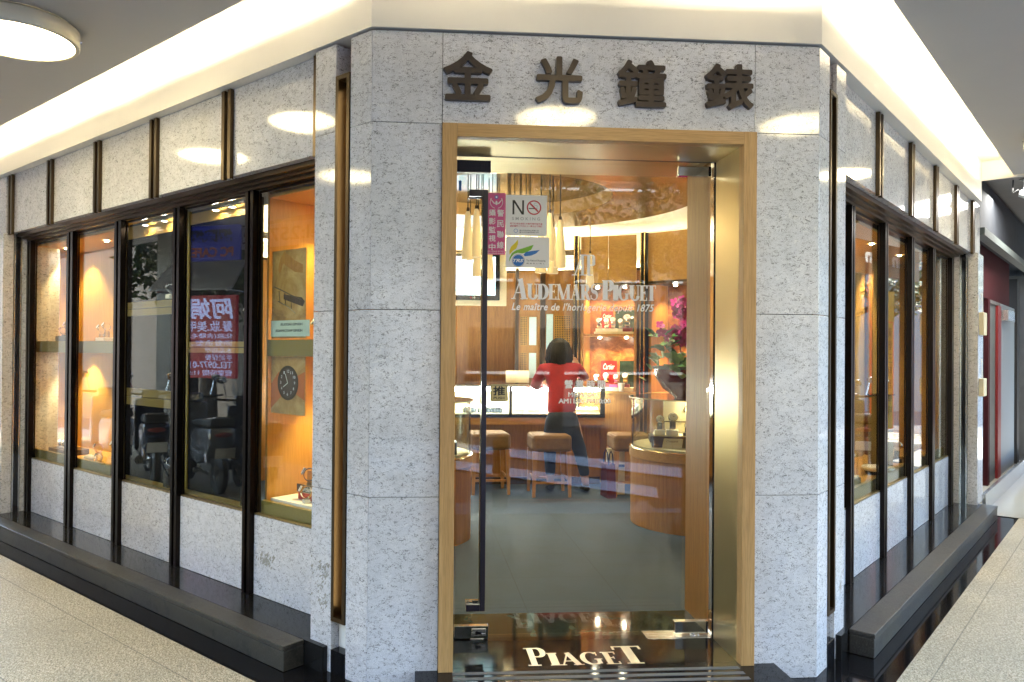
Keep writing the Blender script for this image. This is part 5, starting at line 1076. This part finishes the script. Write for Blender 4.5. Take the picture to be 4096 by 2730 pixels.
light('AREA', R.P(7.0, 1.2, 2.8), 5, (.8, .95, 1), R.P(7.0, 1.0, 0), 2.0, 1.0, name='neighbour_light')
mb = MB(); mb.sheet([R.P(5.35, .3, .006), R.P(5.35, -1.2, .006), R.P(13, -1.2, .006), R.P(13, .3, .006)]); M['tilew'] = plain('polished_cream_tile', (.50, .48, .43), .12, var=.05, scale=2); o = put('tile_floor', mb, M['tilew'], recalc=False, kind='structure')
light('AREA', R.P(7.0, -.5, 3.5), 8, (1, .97, .9), R.P(7.0, -.5, 0), 1.5, .8, name='neighbour_light')
# junction boxes on the pier end
for z0, z1, lb in ((1.84, 2.07, 'cream junction box on the end pier, upper of two'), (1.22, 1.40, 'cream junction box on the end pier, lower of two')):
    t = thing('junction_box', label=lb, cat='junction box'); put('box_body', MB().box(R, 5.14, 5.34, -.045, -.001, z0, z1), M['cream'], t, bevel=.006); put('conduit', MB().tube([R.P(5.24, -.02, z1), R.P(5.24, -.012, z1+.2)], .006, 6), M['paper'], t)
# security camera
p = R.P(6.35, -.27, 3.60); t = thing('security_camera', p, label='small white security camera on a short ceiling stem', cat='camera')
put('mount', MB().lathe((0, 0, -.02), [(.06, 0), (.06, .018), (.02, .02)], 20), M['steel'], t); put('stem', MB().tube([(0, 0, -.02), (0, 0, -.16)], .016, 10), M['paper'], t, smooth=True)
put('camera_body', MB().tube([(-.03, .03, -.16), (.07, -.14, -.26)], .042, 14), M['paper'], t, smooth=True); put('lens', MB().tube([(.07, -.14, -.26), (.078, -.154, -.268)], .03, 14), M['blackp'], t); put('cable', MB().tube([(-.10, .05, -.01), (-.11, .05, -.16), (-.06, .03, -.12), (-.03, .03, -.15)], .008, 6), M['blackm'], t, smooth=True)
# ================================================================== STREET (mirrored in the glass)
M['scoot'] = plain('dark_blue_scooter_paint', (.012, .02, .05), .18, .1, coat=.6); M['scootw'] = plain('white_scooter_paint', (.6, .62, .65), .2, coat=.5); M['scoots'] = plain('grey_scooter_paint', (.25, .27, .30), .25, .4)
M['headl'] = plain('headlight_lens', (.75, .78, .8), .08)
def scooter(loc, rz, label, paint='scoot', first=None):
    if first:
        c = dup(first, loc, rz, label=label)
        if paint != 'scoot':
            for o in COL.objects:
                if o.parent == c and o.type == 'MESH' and o.name.split('.')[0] in ('front_shield', 'side_cover', 'front_fender', 'handle_cover'):
                    o.data = o.data.copy(); o.data.materials.clear(); o.data.materials.append(M[paint])
        return c
    t = thing('scooter', loc, rz, label=label, cat='scooter', group='scooters parked at the arcade edge')
    for x in (-.62, .62):
        w = put('wheel', MB().lathe((0, 0, 0), [(.10, -.03), (.12, -.035), (.12, .035), (.10, .03), (.03, .03), (.03, -.03), (.10, -.03)], 28, cap=False), M['steel'], t, smooth=True)
        w.location = (x, 0, .24); w.rotation_euler = (PI/2, 0, 0)
        y = put('tyre', MB().lathe((0, 0, 0), [(.12, -.045), (.20, -.05), (.24, -.025), (.24, .025), (.20, .05), (.12, .045), (.12, -.045)], 32, cap=False), M['blackm'], w, smooth=True)
    def side(name, prof, w, m, bev=.02):
        return put(name, MB().poly3([(x, -w/2, z) for x, z in prof], (0, w, 0)), M[m], t, bevel=bev)
    side('front_shield', [(.42, .30), (.50, .32), (.56, .62), (.46, .98), (.40, .98), (.44, .62), (.38, .38)], .36, 'scoot', .03)
    side('floor_board', [(-.02, .28), (.42, .28), (.42, .34), (-.02, .34)], .30, 'blackm')
    side('side_cover', [(-.78, .62), (-.60, .42), (-.20, .30), (.02, .34), (.04, .66), (-.10, .72), (-.74, .76)], .30, 'scoot', .05)
    side('seat', [(-.76, .765), (-.10, .725), (.02, .74), (.02, .79), (-.20, .83), (-.48, .84), (-.74, .86)], .27, 'blackm', .03)
    side('front_fender', [(.42, .44), (.50, .52), (.66, .54), (.80, .46), (.84, .34), (.80, .35), (.74, .43), (.62, .48), (.50, .44)], .12, 'scoot', .01)
    side('handle_cover', [(.36, .98), (.52, .98), (.50, 1.08), (.40, 1.10)], .22, 'scoot', .03)
    put('handlebar', MB().tube([(.36, -.34, 1.06), (.42, -.15, 1.04), (.42, .15, 1.04), (.36, .34, 1.06)], .014, 8), M['blackm'], t, smooth=True)
    for s_ in (-1, 1):
        put('mirror', MB().tube([(.41, s_*.20, 1.06), (.40, s_*.24, 1.25)], .006, 6).ball((.39, s_*.26, 1.28), (.012, .06, .045), 12, 8), M['chrome'], t, smooth=True)
        put('fork', MB().tube([(.50, s_*.07, .62), (.62, s_*.07, .24)], .018, 8), M['steel'], t, smooth=True)
        put('rear_shock', MB().tube([(-.62, s_*.12, .26), (-.54, s_*.12, .60)], .028, 8), M['chrome'], t, smooth=True)
    put('headlight', MB().ball((.535, 0, .90), (.03, .10, .06), 16, 10), M['headl'], t, smooth=True); put('tail_light', MB().ball((-.79, 0, .68), (.03, .10, .03), 14, 8), M['redp'], t, smooth=True)
    put('licence_plate', MB().poly3([(-.82, -.11, .42), (-.82, .11, .42), (-.86, .11, .54), (-.86, -.11, .54)], (.004, 0, 0)), M['paper'], t); put('muffler', MB().tube([(-.30, -.17, .25), (-.78, -.19, .34)], [.035, .05], 12), M['steel'], t, smooth=True)
    put('engine', MB().box(LOC, -.50, -.10, -.08, .08, .18, .34), M['steel'], t, bevel=.03); put('grab_rail', MB().tube([(-.55, -.12, .84), (-.84, -.10, .88), (-.84, .10, .88), (-.55, .12, .84)], .012, 6), M['chrome'], t, smooth=True); put('stand', MB().tube([(-.05, .10, .24), (-.02, .20, .01)], .010, 6), M['blackm'], t)
    return t
sc = scooter((-4.75, 1.95, 0), 2.7, 'dark scooter parked nearest the left windows, seen only mirrored')
scooter((-5.35, 2.65, 0), 2.6, 'grey scooter, second in the mirrored row on the left', 'scoots', sc); scooter((-5.95, 3.45, 0), 2.75, 'dark scooter, third in the mirrored row on the left', 'scoot', sc); scooter((-6.6, 4.2, 0), 2.6, 'white scooter, farthest in the mirrored row on the left', 'scootw', sc)
scooter((7.15, 3.35, 0), .5, 'white scooter mirrored low in the first right window', 'scootw', sc); scooter((8.3, 4.3, 0), .4, 'dark scooter mirrored in the second right window', 'scoot', sc)
def board(name, org, right, w, z0, z1, m, label, cat='sign', th=.06, texts=(), frame_m=None):
    right = Vector(right).normalized(); up = Vector((0, 0, 1)); nr = right.cross(up); o = Vector(org)
    t = thing(name, label=label, cat=cat); f = Fr(o, right, -nr)
    put('board_box', MB().box(f, 0, w, 0, th, z0, z1), m, t, bevel=.004)
    for body, a, z, tw, th_, tm, kw in texts: place_text('board_text', body, f.P(a*w, -.002, z0+(z1-z0)*z), right, up, tw*w, th_*(z1-z0), M[tm], t, .002, **kw)
    return t
M['salon'] = plain('crimson_sign_board', (.42, .015, .03), .35, emit=(.6, .02, .05), es=.03); M['pcblue'] = plain('royal_blue_sign_board', (.02, .04, .42), .35, emit=(.03, .06, .6), es=.04); M['awn'] = plain('grey_awning', (.42, .45, .50), .5, var=.1)
M['signtext'] = plain('pale_blue_sign_text', (.55, .60, .95), .4, emit=(.5, .55, 1), es=.2); M['signtextr'] = plain('orange_sign_text', (.9, .25, .05), .4)
so_, sr_ = (-6.77, 2.61, 0), (-.413, .911, 0)
board('salon_sign', so_, sr_, 1.08, 1.23, 2.39, M['salon'], 'crimson beauty salon board mirrored in the middle left windows', texts=(('阿娟', .05, .72, .68, .24, 'signtext', dict(bold=.008, shear=.15)), ('髮.妝.美甲', .05, .56, .70, .13, 'signtext', dict(offset=.01)), ('化妝(含睫毛)....', .05, .47, .80, .07, 'signtext', {}), ('頭髮造型.......', .05, .385, .80, .07, 'signtext', {}), ('水晶指甲', .05, .30, .42, .07, 'signtext', {}), ('手足保養', .05, .215, .42, .07, 'signtext', {}), ('TEL:0977-010', .05, .12, .75, .08, 'signtext', {}), ('營業時間 11:00-2', .05, .03, .85, .07, 'signtext', {})))
t = thing('awning', label='pale grey sloped awning mirrored above the crimson board', cat='awning'); f = Fr(so_, Vector(sr_), Vector((-.911, -.413, 0)))
put('awning_sheet', MB().poly3([f.P(-.12, -.25, 2.44), f.P(1.30, -.25, 2.44), f.P(1.22, .15, 2.86), f.P(-.05, .15, 2.86)], (0, 0, .03)), M['awn'], t); put('awning_arm', MB().tube([f.P(0, -.2, 2.44), f.P(0, .2, 2.44)], .015, 6).tube([f.P(1.2, -.2, 2.44), f.P(1.2, .2, 2.44)], .015, 6), M['steel'], t)
board('cafe_sign', f.P(.10, .18, 0), sr_, .90, 2.90, 3.40, M['pcblue'], 'royal blue internet cafe board mirrored above the awning', texts=(('網際網', .12, .52, .8, .38, 'ink', dict(offset=.03)), ('PC CAFE', .1, .10, .8, .28, 'signtextr', dict(offset=.03))))
board('shop_lightbox', (-6.2, 1.1, 0), (-.6, .8, 0), 2.6, 3.10, 3.42, M['awn'], 'grey fascia board with a phone number mirrored at the top', texts=(('tel:257 - 21', .1, .2, .7, .6, 'ink', dict(offset=.01)),))
b0 = Vector((8.6, 4.7, 0)); br = Vector((-.58, -.81, 0))
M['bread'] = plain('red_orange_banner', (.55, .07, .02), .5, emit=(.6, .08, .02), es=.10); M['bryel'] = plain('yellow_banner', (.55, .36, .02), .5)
bt = board('banner_stand', Vector((9.05, 5.33, 0)), br, .77, .55, 2.56, M['bread'], 'tall red and yellow food banner mirrored in the right windows', 'banner', .03, texts=(('牛', .42, .55, .5, .14, 'paper', dict(offset=.03)), ('肉', .42, .38, .5, .14, 'paper', dict(offset=.03)), ('麵', .42, .21, .5, .14, 'paper', dict(offset=.03)), ('粥', .42, .72, .4, .09, 'paper', dict(offset=.03))))
fb = Fr((9.05, 5.33, 0), br.normalized(), Vector((-.81, .58, 0))*1)
fb.n = -(br.normalized().cross(Vector((0, 0, 1))))
put('banner_top', MB().box(fb, 0, .77, -.006, -.001, 2.12, 2.56), M['bryel'], bt); put('banner_column', MB().box(fb, .05, .24, -.0065, -.001, .56, 2.10), M['bryel'], bt)
for i, ch in enumerate('漢堡三明治咖啡'): place_text('board_text', ch, fb.P(.08, -.0085, 1.90-i*.19), br, (0, 0, 1), .13, .13, M['ink'], bt, .001)
for k in range(8): put('banner_stripe', MB().box(fb, .26, .75, -.0062, -.001, .62+k*.19, .632+k*.19), M['bryel'], bt)
put('banner_pole', MB().tube([fb.P(.78, .02, 0), fb.P(.78, .02, 2.65)], .012, 8), M['steel'], bt); put('banner_foot', MB().box(fb, .2, .8, -.15, .15, 0.0, .04), M['blackm'], bt)
M['brownsign'] = plain('brown_fascia_board', (.20, .075, .02), .4)
board('blackletter_sign', (9.9, 6.3, 0), (-.58, -.81, 0), 2.6, 2.80, 3.28, M['brownsign'], 'brown fascia board with pale old style lettering mirrored at right', texts=(('Jun Shin', .15, .2, .6, .6, 'paper', dict(offset=.04, shear=.1)),))
t = thing('bollard', (1.12, -3.50, 0), label='short dark ribbed bollard standing before the doorway, mirrored in the door', cat='bollard')
put('post', MB().lathe((0, 0, 0), [(.085, 0), (.085, .72), (.07, .76)]+[(.001, .77)], 20), M['concrete'], t, smooth=True)
for k in range(5): put('ring', MB().lathe((0, 0, .1+.13*k), [(.086, 0), (.093, .02), (.093, .06), (.086, .08), (.086, 0)], 20, cap=False), M['blackm'], t, smooth=True)
put('drain_grate', MB().box(F, 2.75, 3.35, -3.72, -3.40, -.003, .002), M['blackm'], label='dark square drain grate in the pavement mirrored in the door', cat='grate')
# arcade columns on the street side
for s, fr, lb in ((3.6, L, 'granite arcade column outside the left wing'), (8.2, L, 'granite arcade column farther along the left wing'), (4.6, R, 'granite arcade column outside the right wing'), (9.0, R, 'granite arcade column farther along the right wing')):
    put('arcade_column', MB().box(fr, s, s+.5, -3.29, -2.85, 0, 3.43), M['plinth'], label=lb, cat='column', bevel=.01)
# street trees
random.seed(21); M['bark'] = plain('tree_bark', (.10, .075, .05), .9, var=.4, scale=12); M['foliage'] = plain('street_tree_leaves', (.03, .065, .012), .6, var=.6, scale=3)
def tree(x, y, h, r, label):
    t = thing('street_tree', (x, y, -.03), label=label, cat='tree', group='trees across the street')
    mb = MB(); mb.tube([(0, 0, 0), (.1, 0, h*.25), (0, .1, h*.5), (.1, 0, h*.75)], [.19, .15, .11, .05], 10)
    cs = []
    for k in range(14):
        a = random.uniform(0, 2*PI); q = random.uniform(.25, .85)*r; c = Vector((q*math.cos(a), q*math.sin(a), h*random.uniform(.45, 1.0))); cs.append((c, random.uniform(.3, .55)*r*.8))
        if k < 8: mb.tube([(0, 0, h*.4), tuple(c*.5+Vector((0, 0, h*.2))), tuple(c)], [.08, .05, .02], 6)
    put('trunk', mb, M['bark'], t, smooth=True); mb = MB()
    for k in range(5200):
        c, rr = random.choice(cs); v = Vector((random.gauss(0, 1), random.gauss(0, 1), random.gauss(0, .7))).normalized()*rr*random.uniform(.5, 1.05); p = c+v
        a = Vector((random.gauss(0, 1), random.gauss(0, 1), random.gauss(0, 1))).normalized(); b = a.orthogonal().normalized(); s = random.uniform(.06, .13)
        mb.sheet([p-a*s, p+b*s*.5, p+a*s, p-b*s*.5])
    put('crown', mb, M['foliage'], t, recalc=False); return t
for i, (x, y, h, r) in enumerate(((-6, -11, 7, 2.6), (-1.5, -12.5, 8, 3), (3.2, -12, 7.5, 2.8), (7.5, -12.5, 8, 3), (12.5, -9, 7, 2.6), (-12, -7, 7, 2.6), (-11.5, 4.2, 6, 2.4), (15.5, 8.5, 6.5, 2.4))): tree(x, y, h, r, ('leafy street tree across the road, %s' % ('second from the left', 'third from the left', 'fourth from the left', 'fifth from the left', 'rightmost', 'leftmost', 'added to darken the left window reflections', 'added to darken the right window reflections')[i]))  # last two trees are added only to darken the window reflections
# buildings across the street
M['facade1'] = plain('grey_tiled_facade', (.17, .17, .165), .7, var=.1, scale=3); M['facade2'] = plain('beige_tiled_facade', (.20, .175, .14), .7, var=.1, scale=3); M['win'] = plain('dark_window_glass', (.03, .035, .04), .1)
def block_building(x, y, w, dp, h, m, rz, label):
    t = thing('street_building', (x, y, -.03), rz, label=label, cat='building', group='buildings across the street')
    put('wall', MB().box(LOC, -w/2, w/2, 0, dp, 0, h), m, t); put('parapet', MB().box(LOC, -w/2-.1, w/2+.1, -.1, dp+.1, h, h+.6), M['concrete'], t)
    for fl in range(int(h/3.2)):
        for k in range(int(w/2.4)):
            x0 = -w/2+.5+k*2.4
            wf = put('window', MB().box(LOC, x0, x0+1.6, .998, 1.0, 0, 0) if False else MB().box(LOC, x0, x0+1.6, dp+.002, dp+.06, 1.0+fl*3.2, 2.5+fl*3.2), M['win'], t); put('window_sill', MB().box(LOC, x0-.1, x0+1.7, dp+.002, dp+.14, .9+fl*3.2, .99+fl*3.2), M['paper'], wf)
    return t
block_building(-5.4, -30, 14, 8, 16, M['facade1'], 0, 'grey tiled building across the street at the left'); block_building(8, -30, 13, 8, 19, M['facade2'], 0, 'beige tiled building straight across the street'); block_building(24, -24, 14, 8, 16, M['facade1'], .7, 'grey building across the street at the right')
block_building(-24, -20, 14, 8, 17, M['facade2'], -.9, 'beige building across the street far left')
block_building(20, 12, 22, 8, 17, M['facade1'], -PI/2, 'grey building added to keep bright sky out of the right windows'); block_building(-15, 8, 22, 8, 15, M['facade2'], PI/2+.3, 'beige building added to block the sky mirrored in the left windows')  # unseen blocks added to hide bright sky from the window reflections
